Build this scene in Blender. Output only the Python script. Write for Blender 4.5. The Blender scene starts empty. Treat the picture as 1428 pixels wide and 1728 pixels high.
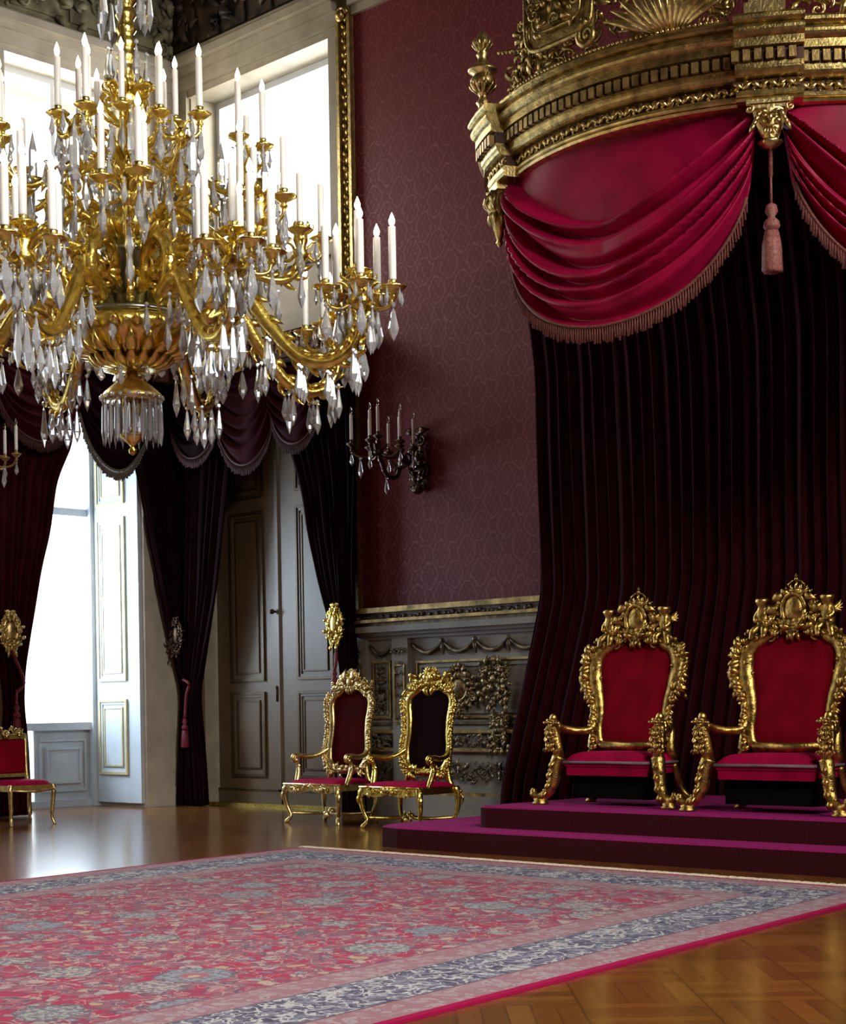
import bpy, math, random
from math import sin, cos, pi, radians, sqrt
from mathutils import Vector as V, Matrix, Quaternion

scene = bpy.context.scene
COL = scene.collection
# ------------------------------------------------------------------ camera
TH, PHI = radians(45.6), 0.0165
Fw = V((-cos(TH), sin(TH), 0)); Rt = V((sin(TH), cos(TH), 0)); Zv = V((0, 0, 1))
cr = Rt*cos(PHI) - Zv*sin(PHI); cu = Zv*cos(PHI) + Rt*sin(PHI)
cam_d = bpy.data.cameras.new('camera'); cam = bpy.data.objects.new('camera', cam_d); COL.objects.link(cam)
m3 = Matrix((cr, cu, -Fw)).transposed()
cam.matrix_world = Matrix.Translation((18.08, -13.93, 1.25)) @ m3.to_4x4()
cam_d.sensor_fit = 'AUTO'; cam_d.sensor_width = 36
cam_d.lens = 36*2850/1728; cam_d.shift_y = (1193-864)/1728; cam_d.shift_x = 0
cam_d.clip_end = 200
scene.camera = cam
# ------------------------------------------------------------------ light, exposure
scene.view_settings.view_transform = 'Standard'; scene.view_settings.look = 'None'
scene.view_settings.gamma = 1; scene.view_settings.use_curve_mapping = False
scene.view_settings.exposure = 0.0
scene.cycles.use_denoising = True
scene.cycles.max_bounces = 8; scene.cycles.diffuse_bounces = 3; scene.cycles.glossy_bounces = 4
scene.cycles.transmission_bounces = 6; scene.cycles.transparent_max_bounces = 10
scene.cycles.caustics_reflective = False; scene.cycles.caustics_refractive = False
scene.cycles.sample_clamp_indirect = 6
world = bpy.data.worlds.new('sky'); scene.world = world; world.use_nodes = True
bg = world.node_tree.nodes['Background']; bg.inputs[0].default_value = (0.93, 0.97, 1.0, 1); bg.inputs[1].default_value = 2.6

def area(name, loc, target, sx, sy, power, color, spread=180):
    d = bpy.data.lights.new(name, 'AREA'); d.shape = 'RECTANGLE'; d.size = sx; d.size_y = sy
    d.energy = power; d.color = color; d.spread = radians(spread)
    o = bpy.data.objects.new(name, d); COL.objects.link(o); o.location = loc
    o.rotation_euler = (V(target)-V(loc)).to_track_quat('-Z', 'Z').to_euler()
    return o
COOL = (0.66, 0.83, 1.0); WARM = (1.0, 0.93, 0.82)
WIN_A = [1.7, 5.9, 10.1, 14.3]          # window centres along the left wall, metres from the corner
for i, a in enumerate(WIN_A):
    area('daylight_lower_window', (-1.7, -a, 3.0), (4, -a, 2.4), 1.9, 3.6, [520, 50, 40, 30][i], COOL)
    area('daylight_upper_window', (-1.3, -a, 8.3), [(4, -a, 6.6), (5, -a, 1.0)][i > 0], 1.9, 2.4, [340, 120, 90, 60][i], WARM, [180, 100][i > 0])
area('daylight_back_upper_window', (1.7, 1.6, 8.6), (2.4, -4, 5.6), 2.4, 2.4, 350, WARM)
RIGHT_Y = [4.6, 10.5]                   # high right-wall windows beyond the frame; the second added to light chandelier and carpet
for i, a in enumerate(RIGHT_Y):
    area('right_daylight_and_added_fill', (22.0, -a, 8.9), [(12, -2.6, 6.6), (11, -8.5, 0)][i], 2.4, 2.4, [1150, 900][i], WARM, [180, 70][i])

# ------------------------------------------------------------------ materials
class NT:
    def __init__(s, name):
        s.m = bpy.data.materials.new(name); s.m.use_nodes = True; s.t = s.m.node_tree; s.n = s.t.nodes
        s.b = s.n['Principled BSDF']; s.L = s.t.links
    def node(s, typ, ins=None, **kw):
        n = s.n.new(typ)
        for k, v in kw.items(): setattr(n, k, v)
        for k, v in (ins or {}).items(): s.set(n, k, v)
        return n
    def set(s, n, k, v):
        if isinstance(v, bpy.types.NodeSocket): s.L.new(v, n.inputs[k])
        else:
            if isinstance(v, tuple) and len(v) == 3 and n.inputs[k].type == 'RGBA': v = v + (1,)
            n.inputs[k].default_value = v
    def math(s, op, a, b=0.0, c=None):
        n = s.node('ShaderNodeMath', {0: a, 1: b}, operation=op)
        if c is not None: s.set(n, 2, c)
        return n.outputs[0]
    def mix(s, f, a, b):
        n = s.n.new('ShaderNodeMix'); n.data_type = 'RGBA'
        s.set(n, 0, f); s.set(n, 6, a); s.set(n, 7, b)
        return n.outputs[2]
    def ramp(s, f, stops, interp='LINEAR'):
        n = s.n.new('ShaderNodeValToRGB'); s.L.new(f, n.inputs[0]); n.color_ramp.interpolation = interp
        e = n.color_ramp.elements
        while len(e) > 1: e.remove(e[-1])
        e[0].position = stops[0][0]; e[0].color = tuple(stops[0][1]) + (1,)
        for p, c in stops[1:]:
            k = e.new(p); k.color = tuple(c) + (1,)
        return n.outputs[0]
    def coord(s, scale=(1, 1, 1), rot=(0, 0, 0), loc=(0, 0, 0)):
        tc = s.n.new('ShaderNodeTexCoord')
        mp = s.node('ShaderNodeMapping', {'Scale': scale, 'Rotation': rot, 'Location': loc}); s.L.new(tc.outputs['Object'], mp.inputs[0])
        return mp.outputs[0]
    def noise(s, vec, scale, detail=3, rough=.5):
        n = s.node('ShaderNodeTexNoise', {'Scale': scale, 'Detail': detail, 'Roughness': rough}); s.L.new(vec, n.inputs['Vector'])
        return n.outputs[0]
    def bump(s, h, strength, dist=.01):
        n = s.node('ShaderNodeBump', {'Strength': strength, 'Distance': dist, 'Height': h}); s.L.new(n.outputs[0], s.b.inputs['Normal'])
    def p(s, **kw):
        for k, v in kw.items():
            s.set(s.b, {'base': 'Base Color', 'rough': 'Roughness', 'metal': 'Metallic', 'sheen': 'Sheen Weight', 'srough': 'Sheen Roughness',
                        'stint': 'Sheen Tint', 'trans': 'Transmission Weight', 'ior': 'IOR', 'coat': 'Coat Weight', 'crough': 'Coat Roughness',
                        'emis': 'Emission Color', 'estr': 'Emission Strength', 'alpha': 'Alpha', 'spec': 'Specular IOR Level', 'sss': 'Subsurface Weight'}[k], v)
        return s

def simple(name, c, rough=.6, metal=0, var=.12, vs=6, bumpy=0, bs=30, **kw):
    n = NT(name); co = n.coord()
    f = n.noise(co, vs, 4)
    d = tuple(x*(1-var*2) for x in c); l = tuple(min(1, x*(1+var)) for x in c)
    n.p(base=n.ramp(f, [(.3, d), (.7, l)]), rough=rough, metal=metal, **kw)
    if bumpy: n.bump(n.noise(co, bs, 4), bumpy)
    return n.m

GOLD = simple('polished_gilt', (1.0, .68, .17), .26, 1, .2, 20, .35, 45)
GOLDT = simple('throne_gilt', (.60, .40, .11), .33, 1, .35, 18, .5, 55)
GOLDP = simple('pale_gilt', (.80, .62, .26), .33, 1, .22, 14, .4, 40)
GOLDA = simple('antique_gilt', (.55, .41, .15), .36, 1, .3, 12, .5, 50)
GOLDD = simple('dull_gilt_wood', (.42, .28, .10), .45, .75, .35, 8, .4, 40)
BRONZE = simple('dark_bronze', (.10, .055, .035), .35, .9, .3, 10, .4, 50)
SILV = simple('greenish_steel', (.32, .34, .30), .3, 1, .2, 10)
IVORY = simple('ivory_paint', (.56, .50, .40), .5, 0, .1, 3, .1, 25)
IVORYD = simple('stone_paint', (.36, .31, .22), .55, 0, .12, 3, .15, 25)
WHITEP = simple('white_paint', (.58, .62, .66), .42, 0, .05, 3, .08, 25)
CREAMG = simple('cream_gilt_line', (.62, .52, .28), .45, .2, .1, 6)
DOORP = simple('taupe_door_paint', (.155, .098, .052), .45, 0, .08, 3, .08, 25)
DOORG = simple('dark_gilt_moulding', (.10, .060, .026), .45, .4, .15, 10)
DARKP = simple('painted_cove', (.17, .14, .085), .6, 0, .45, 2.2, .5, 6)
DARKW = simple('mahogany_stain', (.10, .035, .018), .4, .2, .3, 10, .2, 30)
TARN = simple('tarnished_gilt_carving', (.30, .21, .10), .38, .85, .4, 14, .4, 40)
CAVE = simple('near_black_matte', (.004, .003, .003), .95, spec=.05)
WAX = simple('candle_wax', (.86, .84, .80), .35, 0, .03, 6, sss=.15)
LEAD = simple('fringe_thread', (.20, .055, .04), .7, 0, .3, 60)
DKFR = simple('dark_fringe_thread', (.075, .016, .016), .7, 0, .3, 60)
CRE = simple('cream_fringe', (.72, .60, .46), .8, 0, .25, 60)
RUGRED = simple('magenta_carpet_lit', (.26, .006, .115), .9, 0, .12, 30, .25, 300, spec=.15)  # dais treads: window light on top is put into the colour
RISER = simple('carpet_riser_shaded', (.05, .004, .008), .9, 0, .12, 30, .25, 300, spec=.15)  # same dais carpet, darkened in colour for the shaded risers

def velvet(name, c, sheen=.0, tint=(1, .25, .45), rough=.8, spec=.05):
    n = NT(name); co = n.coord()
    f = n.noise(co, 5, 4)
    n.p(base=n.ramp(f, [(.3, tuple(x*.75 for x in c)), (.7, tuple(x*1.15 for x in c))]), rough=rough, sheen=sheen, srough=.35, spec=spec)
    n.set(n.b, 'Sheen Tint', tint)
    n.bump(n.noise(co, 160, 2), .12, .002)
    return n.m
SWAG = velvet('crimson_silk_velvet', (.36, .003, .05), .06, (1, .06, .30), .45, .2)
SEATV = velvet('magenta_red_velvet', (.33, .002, .045), .05, (1, .15, .35))
BACKV = velvet('crimson_brocade', (.22, .002, .012), .0, (1, .15, .2))
DKRED = velvet('maroon_upholstery', (.065, .002, .003), .0, (1, .2, .2))
CURT = velvet('black_crimson_velvet', (.012, .002, .003), .0, (1, .2, .25))
CURT2 = velvet('maroon_window_velvet', (.034, .003, .006), .0, (1, .2, .25))

def mat_glass(name, tint=(1, 1, 1), rough=.0):
    n = NT(name); n.p(base=tint, trans=1.0, rough=rough, ior=1.55)
    return n.m
def mat_crystal():
    n = NT('lead_crystal'); n.p(base=(.97, .985, 1.0), trans=1.0, rough=0.0, ior=1.6); out = n.n['Material Output']
    g = n.node('ShaderNodeBsdfGlossy', {'Color': (.95, .97, 1, 1), 'Roughness': .08}); d = n.node('ShaderNodeBsdfDiffuse', {'Color': (.92, .95, 1, 1)})
    m1 = n.node('ShaderNodeMixShader', {0: .45}); n.L.new(g.outputs[0], m1.inputs[1]); n.L.new(d.outputs[0], m1.inputs[2])
    mx = n.node('ShaderNodeMixShader', {0: .52}); n.L.new(n.b.outputs[0], mx.inputs[1]); n.L.new(m1.outputs[0], mx.inputs[2]); n.L.new(mx.outputs[0], out.inputs[0])
    return n.m
CRYS = mat_crystal()
BULB = simple('candle_bulb_added_glow', (1, .95, .85), .2, 0, 0, 5, emis=(1, .86, .62, 1), estr=13.0)  # glow added to the bulbs so gilding and crystals catch light
BULBOFF = mat_glass('clear_bulb_glass', (1, .99, .97))
def mat_pane():
    n = NT('window_glass'); out = n.n['Material Output']
    tr = n.node('ShaderNodeBsdfTransparent', {0: (.97, .985, 1, 1)}); gl = n.node('ShaderNodeBsdfGlossy', {'Roughness': .03})
    mx = n.node('ShaderNodeMixShader', {0: .06}); n.L.new(tr.outputs[0], mx.inputs[1]); n.L.new(gl.outputs[0], mx.inputs[2])
    n.L.new(mx.outputs[0], out.inputs[0]); return n.m
PANE = mat_pane()

def mat_damask():
    n = NT('crimson_damask'); co = n.coord()
    sp = n.node('ShaderNodeSeparateXYZ', {0: co})
    w = n.math('MULTIPLY', n.math('SUBTRACT', n.noise(co, 7, 3), .5), 1.7)
    u = n.math('ADD', n.math('MULTIPLY', sp.outputs[0], 2*pi/.40), w)
    v = n.math('ADD', n.math('MULTIPLY', sp.outputs[2], 2*pi/.50), w)
    f = n.math('ADD', n.math('COSINE', u), n.math('COSINE', v))         # ogee lattice
    band = n.math('ABSOLUTE', n.math('SUBTRACT', n.math('ABSOLUTE', f), .55))
    line = n.math('LESS_THAN', band, .10)
    ff = n.math('MULTIPLY', n.math('SINE', n.math('MULTIPLY', u, 5.0)), n.math('SINE', n.math('MULTIPLY', v, 4.0)))
    fl = n.math('GREATER_THAN', n.math('ADD', ff, n.math('MULTIPLY', n.math('SUBTRACT', n.noise(co, 22, 2), .5), 1.6)), .45)
    pat = n.math('MAXIMUM', line, n.math('MULTIPLY', fl, .55))
    c = n.mix(pat, (.15, .014, .020), (.225, .045, .054))
    n.p(base=c, rough=n.math('SUBTRACT', .62, n.math('MULTIPLY', pat, .2)), spec=.25)
    n.bump(pat, .1, .002)
    return n.m
DAMASK = mat_damask()

def mat_parquet():
    n = NT('oak_parquet'); co = n.coord(rot=(0, 0, radians(45)), scale=(1/.52, 1/.52, 1))
    sp = n.node('ShaderNodeSeparateXYZ', {0: co}); x, y = sp.outputs[0], sp.outputs[1]
    fx, fy = n.math('FLOOR', x), n.math('FLOOR', y)
    chk = n.math('ABSOLUTE', n.math('MODULO', n.math('ADD', fx, fy), 2))
    chk = n.math('GREATER_THAN', chk, .5)
    lx = n.math('FRACT', x); ly = n.math('FRACT', y)
    s = n.math('ADD', n.math('MULTIPLY', lx, chk), n.math('MULTIPLY', ly, n.math('SUBTRACT', 1, chk)))
    st = n.math('MULTIPLY', s, 5); si = n.math('FLOOR', st); sf = n.math('FRACT', st)
    cmb = n.node('ShaderNodeCombineXYZ', {0: fx, 1: fy, 2: si})
    wn = n.node('ShaderNodeTexWhiteNoise', {0: cmb.outputs[0]})
    edge = n.math('MINIMUM', sf, n.math('SUBTRACT', 1, sf)); gap = n.math('LESS_THAN', edge, .035)
    e2 = n.math('MINIMUM', n.math('MINIMUM', lx, n.math('SUBTRACT', 1, lx)), n.math('MINIMUM', ly, n.math('SUBTRACT', 1, ly)))
    gap = n.math('MAXIMUM', gap, n.math('LESS_THAN', e2, .012))
    co2 = n.coord(scale=(3, 3, 3)); gr = n.noise(co2, 9, 6, .65)
    f = n.math('ADD', n.math('MULTIPLY', wn.outputs[0], .6), n.math('MULTIPLY', gr, .45))
    c = n.ramp(f, [(.0, (.095, .032, .009)), (.5, (.15, .055, .012)), (1.0, (.215, .09, .018))])
    c = n.mix(n.math('MULTIPLY', gap, .5), c, (.035, .013, .005))
    n.p(base=c, rough=n.math('ADD', .11, n.math('MULTIPLY', gr, .13)), spec=.5)
    n.bump(n.math('ADD', n.noise(co2, .8, 2), n.math('MULTIPLY', gap, -.25)), .12, .01)
    return n.m
PARQ = mat_parquet()

RW, RL = 5.95, 9.5
def mat_rug():
    n = NT('persian_carpet_wool')
    uvn = n.node('ShaderNodeUVMap'); sp = n.node('ShaderNodeSeparateXYZ', {0: uvn.outputs[0]}); u, v = sp.outputs[0], sp.outputs[1]
    d = n.math('MINIMUM', n.math('MINIMUM', u, n.math('SUBTRACT', RW, u)), n.math('MINIMUM', v, n.math('SUBTRACT', RL, v)))
    uv = uvn.outputs[0]
    nz = n.node('ShaderNodeTexNoise', {'Scale': 3.2, 'Detail': 3}); n.L.new(uv, nz.inputs['Vector'])
    off = n.node('ShaderNodeVectorMath', {0: nz.outputs[1], 1: (.5, .5, .5)}, operation='SUBTRACT')
    off2 = n.node('ShaderNodeVectorMath', {0: off.outputs[0]}, operation='SCALE'); off2.inputs['Scale'].default_value = .3
    wv = n.node('ShaderNodeVectorMath', {0: uv, 1: off2.outputs[0]}, operation='ADD').outputs[0]
    def voro(vec, scale, rnd=.5, feat='F1'):
        k = n.node('ShaderNodeTexVoronoi', {'Scale': scale, 'Randomness': rnd}, feature=feat); n.L.new(vec, k.inputs['Vector']); return k
    # field: rosettes, vines, small florets on crimson and dusty rose ground
    big = voro(uv, 1.85, .55)
    wob = n.math('MULTIPLY', n.math('SUBTRACT', n.noise(uv, 14, 2), .5), .26)
    bd = n.math('ADD', big.outputs['Distance'], wob)
    csel = n.node('ShaderNodeSeparateColor', {0: big.outputs['Color']})
    fine = n.noise(uv, 55, 3, .7); mid = n.noise(wv, 11, 4, .65)
    ground = n.mix(n.math('GREATER_THAN', n.noise(wv, 5.5, 4, .6), .50), (.32, .010, .050), (.23, .085, .11))
    sm = voro(wv, 9, .95); sd = sm.outputs['Distance']; scol = n.node('ShaderNodeSeparateColor', {0: sm.outputs['Color']})
    flor = n.ramp(scol.outputs[0], [(0, (.36, .29, .27)), (.16, (.34, .10, .13)), (.4, (.17, .17, .23)), (.5, (.40, .27, .17)), (.58, (.32, .17, .19)), (.78, (.26, .26, .25)), (.9, (.33, .04, .08))], 'CONSTANT')
    f1 = n.mix(n.math('LESS_THAN', sd, .42), ground, flor)
    f1 = n.mix(n.math('MULTIPLY', n.math('LESS_THAN', n.math('ABSOLUTE', n.math('SUBTRACT', sd, .43)), .04), .55), f1, (.10, .04, .07))
    vine = n.math('LESS_THAN', n.math('ABSOLUTE', n.math('SUBTRACT', n.noise(wv, 5.2, 2), .5)), .014)
    f1 = n.mix(n.math('MULTIPLY', vine, .8), f1, (.08, .05, .09))
    vine2 = n.math('LESS_THAN', n.math('ABSOLUTE', n.math('SUBTRACT', n.noise(wv, 8.5, 2), .46)), .018)
    f1 = n.mix(n.math('MULTIPLY', vine2, .7), f1, (.44, .32, .28))
    petal = n.ramp(csel.outputs[0], [(0, (.34, .32, .28)), (.3, (.22, .25, .29)), (.55, (.35, .29, .27)), (.75, (.28, .30, .28))], 'CONSTANT')
    f2 = n.mix(n.math('LESS_THAN', bd, .375), f1, (.12, .08, .10))
    f2 = n.mix(n.math('LESS_THAN', bd, .345), f2, petal)
    f2 = n.mix(n.math('MULTIPLY', n.math('GREATER_THAN', n.noise(uv, 30, 1), .5), n.math('LESS_THAN', bd, .34)), f2, (.15, .13, .16))
    f2 = n.mix(n.math('LESS_THAN', bd, .13), f2, (.30, .10, .12))
    f2 = n.mix(n.math('LESS_THAN', bd, .06), f2, (.42, .33, .22))
    # borders
    bv = voro(wv, 3.4, .6); bcd = n.math('ADD', bv.outputs['Distance'], wob)
    navy = n.mix(n.math('GREATER_THAN', mid, .5), (.03, .035, .075), (.17, .175, .23))
    navy = n.mix(n.math('LESS_THAN', bcd, .32), navy, (.31, .31, .33))
    navy = n.mix(n.math('MULTIPLY', n.math('GREATER_THAN', n.noise(uv, 26, 2), .52), .9), navy, (.09, .09, .13))
    navy = n.mix(n.math('LESS_THAN', bcd, .13), navy, (.34, .22, .20))
    bvn = n.math('LESS_THAN', n.math('ABSOLUTE', n.math('SUBTRACT', n.noise(wv, 10, 2), .5)), .03)
    navy = n.mix(bvn, navy, (.42, .43, .43))
    gv = voro(wv, 13, .6); guard = n.mix(n.math('LESS_THAN', gv.outputs['Distance'], .40), (.27, .13, .15), (.33, .25, .25))
    guard = n.mix(n.math('LESS_THAN', gv.outputs['Distance'], .14), guard, (.13, .09, .13))
    guard = n.mix(n.math('MULTIPLY', n.math('GREATER_THAN', mid, .55), .6), guard, (.30, .24, .27))
    def band(col, lo, base): return n.mix(n.math('GREATER_THAN', d, lo), base, col)
    c = guard
    for lo, col in ((.285, (.10, .05, .07)), (.30, navy), (.745, (.12, .08, .10)), (.76, guard), (1.0, (.22, .06, .09)), (1.02, f2)):
        c = band(col, lo, c)
    c = n.mix(n.math('MULTIPLY', fine, .40), c, (.19, .15, .20))
    c = n.mix(n.math('GREATER_THAN', d, .05), (.27, .004, .05), c)
    n.p(base=c, rough=.95, spec=.1)
    n.bump(n.noise(uv, 220, 2), .35, .004)
    return n.m
RUG = mat_rug()

# ------------------------------------------------------------------ mesh collector
class M:
    def __init__(s): s.v = []; s.f = []; s.mi = []; s.sm = []; s.T = None; s.k = 0; s.smooth = True; s.uv = None
    def add(s, vs, fs, smooth=None):
        b = len(s.v)
        if s.T is not None: vs = [s.T @ V(p) for p in vs]
        s.v += [tuple(p) for p in vs]; s.f += [tuple(b+i for i in f) for f in fs]
        s.mi += [s.k]*len(fs); s.sm += [s.smooth if smooth is None else smooth]*len(fs)
    def box(s, x0, x1, y0, y1, z0, z1):
        if x0 > x1: x0, x1 = x1, x0
        if y0 > y1: y0, y1 = y1, y0
        if z0 > z1: z0, z1 = z1, z0
        s.add([(x, y, z) for x in (x0, x1) for y in (y0, y1) for z in (z0, z1)],
              [(0, 1, 3, 2), (4, 6, 7, 5), (0, 4, 5, 1), (2, 3, 7, 6), (0, 2, 6, 4), (1, 5, 7, 3)], False)
    def grid(s, fn, nu, nv, closeu=False, closev=False, smooth=True):
        vs = [fn(i/nu, j/nv) for i in range(nu + (0 if closeu else 1)) for j in range(nv + (0 if closev else 1))]
        cj = nv if closev else nv+1; ci = nu if closeu else nu+1
        s.add(vs, [(i*cj+j, ((i+1) % ci)*cj+j, ((i+1) % ci)*cj+(j+1) % cj, i*cj+(j+1) % cj) for i in range(nu) for j in range(nv)], smooth)
    def tube(s, path, rad, n=8, flat=1.0, up=(0, 0, 1), caps=True, smooth=True):
        P = [V(p) for p in path]; k = len(P)
        if not isinstance(rad, (list, tuple)): rad = [rad]*k
        up = V(up); vs = []
        for i, p in enumerate(P):
            t = (P[min(i+1, k-1)]-P[max(i-1, 0)]).normalized()
            a = t.cross(up)
            if a.length < 1e-3: a = t.cross(V((.31, .9, .2)))
            a.normalize(); b = a.cross(t)
            for j in range(n):
                w = 2*pi*j/n; vs.append(p+a*(rad[i]*cos(w))+b*(rad[i]*flat*sin(w)))
        fs = [(i*n+j, i*n+(j+1) % n, (i+1)*n+(j+1) % n, (i+1)*n+j) for i in range(k-1) for j in range(n)]
        if caps: fs += [tuple(range(n-1, -1, -1)), tuple((k-1)*n+j for j in range(n))]
        s.add(vs, fs, smooth)
    def lathe(s, prof, n=20, c=(0, 0, 0), smooth=True, lobes=0, amp=0, axis='z'):
        c = V(c); vs = []
        for r, z in prof:
            for j in range(n):
                w = 2*pi*j/n; q = r*(1+amp*cos(lobes*w)) if lobes else r
                if axis == 'z': vs.append(c+V((q*cos(w), q*sin(w), z)))
                elif axis == 'y': vs.append(c+V((q*cos(w), z, q*sin(w))))
                else: vs.append(c+V((z, q*cos(w), q*sin(w))))
        k = len(prof)
        fs = [(i*n+j, i*n+(j+1) % n, (i+1)*n+(j+1) % n, (i+1)*n+j) for i in range(k-1) for j in range(n)]
        fs += [tuple(range(n-1, -1, -1)), tuple((k-1)*n+j for j in range(n))]
        s.add(vs, fs, smooth)
    def ball(s, c, r, n=8, m=6):
        c = V(c); r = V((r, r, r)) if not isinstance(r, (tuple, V)) else V(r)
        vs = [c+V((0, 0, r.z))]
        for i in range(1, m):
            a = pi*i/m
            vs += [c+V((r.x*sin(a)*cos(2*pi*j/n), r.y*sin(a)*sin(2*pi*j/n), r.z*cos(a))) for j in range(n)]
        vs.append(c-V((0, 0, r.z))); L = len(vs)-1
        fs = [(0, 1+j, 1+(j+1) % n) for j in range(n)]
        fs += [(1+i*n+j, 1+(i+1)*n+j, 1+(i+1)*n+(j+1) % n, 1+i*n+(j+1) % n) for i in range(m-2) for j in range(n)]
        fs += [(L, 1+(m-2)*n+(j+1) % n, 1+(m-2)*n+j) for j in range(n)]
        s.add(vs, fs, True)
    def prism(s, poly, d0, d1, fn):            # poly of (a,b), extruded between depths; fn maps (a,b,d) to 3-D
        n = len(poly)
        vs = [fn(a, b, d0) for a, b in poly]+[fn(a, b, d1) for a, b in poly]
        s.add(vs, [tuple(range(n)), tuple(range(2*n-1, n-1, -1))]+[(i, i+n, (i+1) % n+n, (i+1) % n) for i in range(n)], False)
    def obj(s, name, mats, parent=None):
        me = bpy.data.meshes.new(name); me.from_pydata(s.v, [], s.f)
        if not isinstance(mats, (list, tuple)): mats = [mats]
        for m in mats: me.materials.append(m)
        me.polygons.foreach_set('material_index', s.mi); me.polygons.foreach_set('use_smooth', s.sm)
        if s.uv:
            l = me.uv_layers.new(name='UVMap')
            for lp in me.loops: l.data[lp.index].uv = s.uv[lp.vertex_index]
        me.update()
        import bmesh
        bm = bmesh.new(); bm.from_mesh(me); bmesh.ops.recalc_face_normals(bm, faces=bm.faces); bm.to_mesh(me); bm.free()
        o = bpy.data.objects.new(name, me); COL.objects.link(o)
        if parent is not None: o.parent = parent
        return o

def tag(o, label=None, cat=None, group=None, kind=None):
    if label: o['label'] = label
    if cat: o['category'] = cat
    if group: o['group'] = group
    if kind: o['kind'] = kind
    return o
def thing(name, label, cat, loc=(0, 0, 0), rz=0, group=None):
    o = bpy.data.objects.new(name, None); COL.objects.link(o); o.location = loc; o.rotation_euler = (0, 0, rz)
    o.empty_display_size = .1
    return tag(o, label, cat, group)
def dup(o, parent=None):
    c = o.copy(); COL.objects.link(c)
    if parent is not None: c.parent = parent
    for ch in list(o.children): dup(ch, c)
    return c
def struct(o): o['kind'] = 'structure'; return o
def smoothpath(pts, n=6):
    P = [V(p) for p in pts]; out = []
    for i in range(len(P)-1):
        p0 = P[max(i-1, 0)]; p1 = P[i]; p2 = P[i+1]; p3 = P[min(i+2, len(P)-1)]
        for k in range(n):
            t = k/n
            out.append(.5*((2*p1)+(p2-p0)*t+(2*p0-5*p1+4*p2-p3)*t*t+(3*p1-p0-3*p2+p3)*t**3))
    out.append(P[-1]); return out
def lerp(x, xs, ys):
    if x <= xs[0]: return ys[0]
    for i in range(len(xs)-1):
        if x <= xs[i+1]:
            t = (x-xs[i])/(xs[i+1]-xs[i]); return ys[i]+(ys[i+1]-ys[i])*t
    return ys[-1]
# carved ornament pieces
def leaf(m, p, d, nrm, L, W, curl=.35, n=6):
    p, d, nrm = V(p), V(d).normalized(), V(nrm).normalized(); pts = []
    for i in range(7):
        t = i/6; pts.append(p+d*L*t+nrm*(sin(t*pi*.8)*curl*L*.5-(t**3)*curl*L*.3))
    m.tube(pts, [W*x for x in (.35, .75, 1, .95, .7, .38, .06)], n, .4, nrm)
def scroll(m, c, U, W, r, thick, turns=1.4, a0=0, sgn=1, n=7):
    c, U, W = V(c), V(U), V(W); pts = []; k = int(12*turns)+2
    for i in range(k):
        t = i/(k-1); a = a0+sgn*2*pi*turns*t; q = r*(1-t*.86)
        pts.append(c+U*(q*cos(a))+W*(q*sin(a)))
    m.tube(pts, [thick*(1-.5*i/(k-1)) for i in range(k)], n, 1, U.cross(W)); m.ball(pts[-1], thick*.95, 6, 4)
def carve(m, c, U, W, N, w, h, n, seed, size=.08, shape='rect', mirror=True):
    rnd = random.Random(seed); c, U, W, N = V(c), V(U), V(W), V(N)
    for i in range(n):
        for _ in range(20):
            a, b = rnd.uniform(0 if mirror else -1, 1), rnd.uniform(-1, 1)
            if shape == 'rect' or (shape == 'oval' and a*a+b*b < 1) or (shape == 'tri' and a < (1-b)*.5+.08) or (shape == 'ring' and .45 < a*a+b*b < 1): break
        sz = size*rnd.uniform(.6, 1.25); th = rnd.uniform(0, 2*pi); kind = rnd.random(); sg = rnd.choice((-1, 1)); o = rnd.uniform(0, .4)
        for sx in ((1, -1) if mirror else (1,)):
            p = c+U*(a*w*sx)+W*(b*h)+N*(o*size); Us = U*sx
            if kind < .42: leaf(m, p, Us*cos(th)+W*sin(th), N, sz*1.5, sz*.42, .6, 5)
            elif kind < .78: scroll(m, p, Us, W, sz*.62, sz*.17, 1.15, th, sg, 5)
            else: m.ball(p, sz*.3, 6, 4)

# wall-plane mappings: a along the wall from the corner, o out into the room, z up
BK = lambda a, o, z: V((a, -o, z))
LF = lambda a, o, z: V((o, -a, z))
def wbox(m, W, a0, a1, o0, o1, z0, z1):
    p, q = W(a0, o0, z0), W(a1, o1, z1); m.box(p.x, q.x, p.y, q.y, p.z, q.z)
def frame_rect(m, W, a0, a1, z0, z1, w, o0, o1):
    wbox(m, W, a0, a1, o0, o1, z1-w, z1); wbox(m, W, a0, a1, o0, o1, z0, z0+w)
    wbox(m, W, a0, a0+w, o0, o1, z0+w, z1-w); wbox(m, W, a1-w, a1, o0, o1, z0+w, z1-w)
def panel(m, W, a0, a1, z0, z1, o, mats=(0, 1)):   # moulded raised panel: stepped rims then a field
    m.k = mats[1]; frame_rect(m, W, a0, a1, z0, z1, .035, o, o+.03)
    m.k = mats[0]; frame_rect(m, W, a0+.035, a1-.035, z0+.035, z1-.035, .035, o, o+.015)
    m.k = mats[1]; frame_rect(m, W, a0+.105, a1-.105, z0+.105, z1-.105, .022, o, o+.022)
    m.k = mats[0]; wbox(m, W, a0+.127, a1-.127, o, o+.012, z0+.127, z1-.127)
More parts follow.
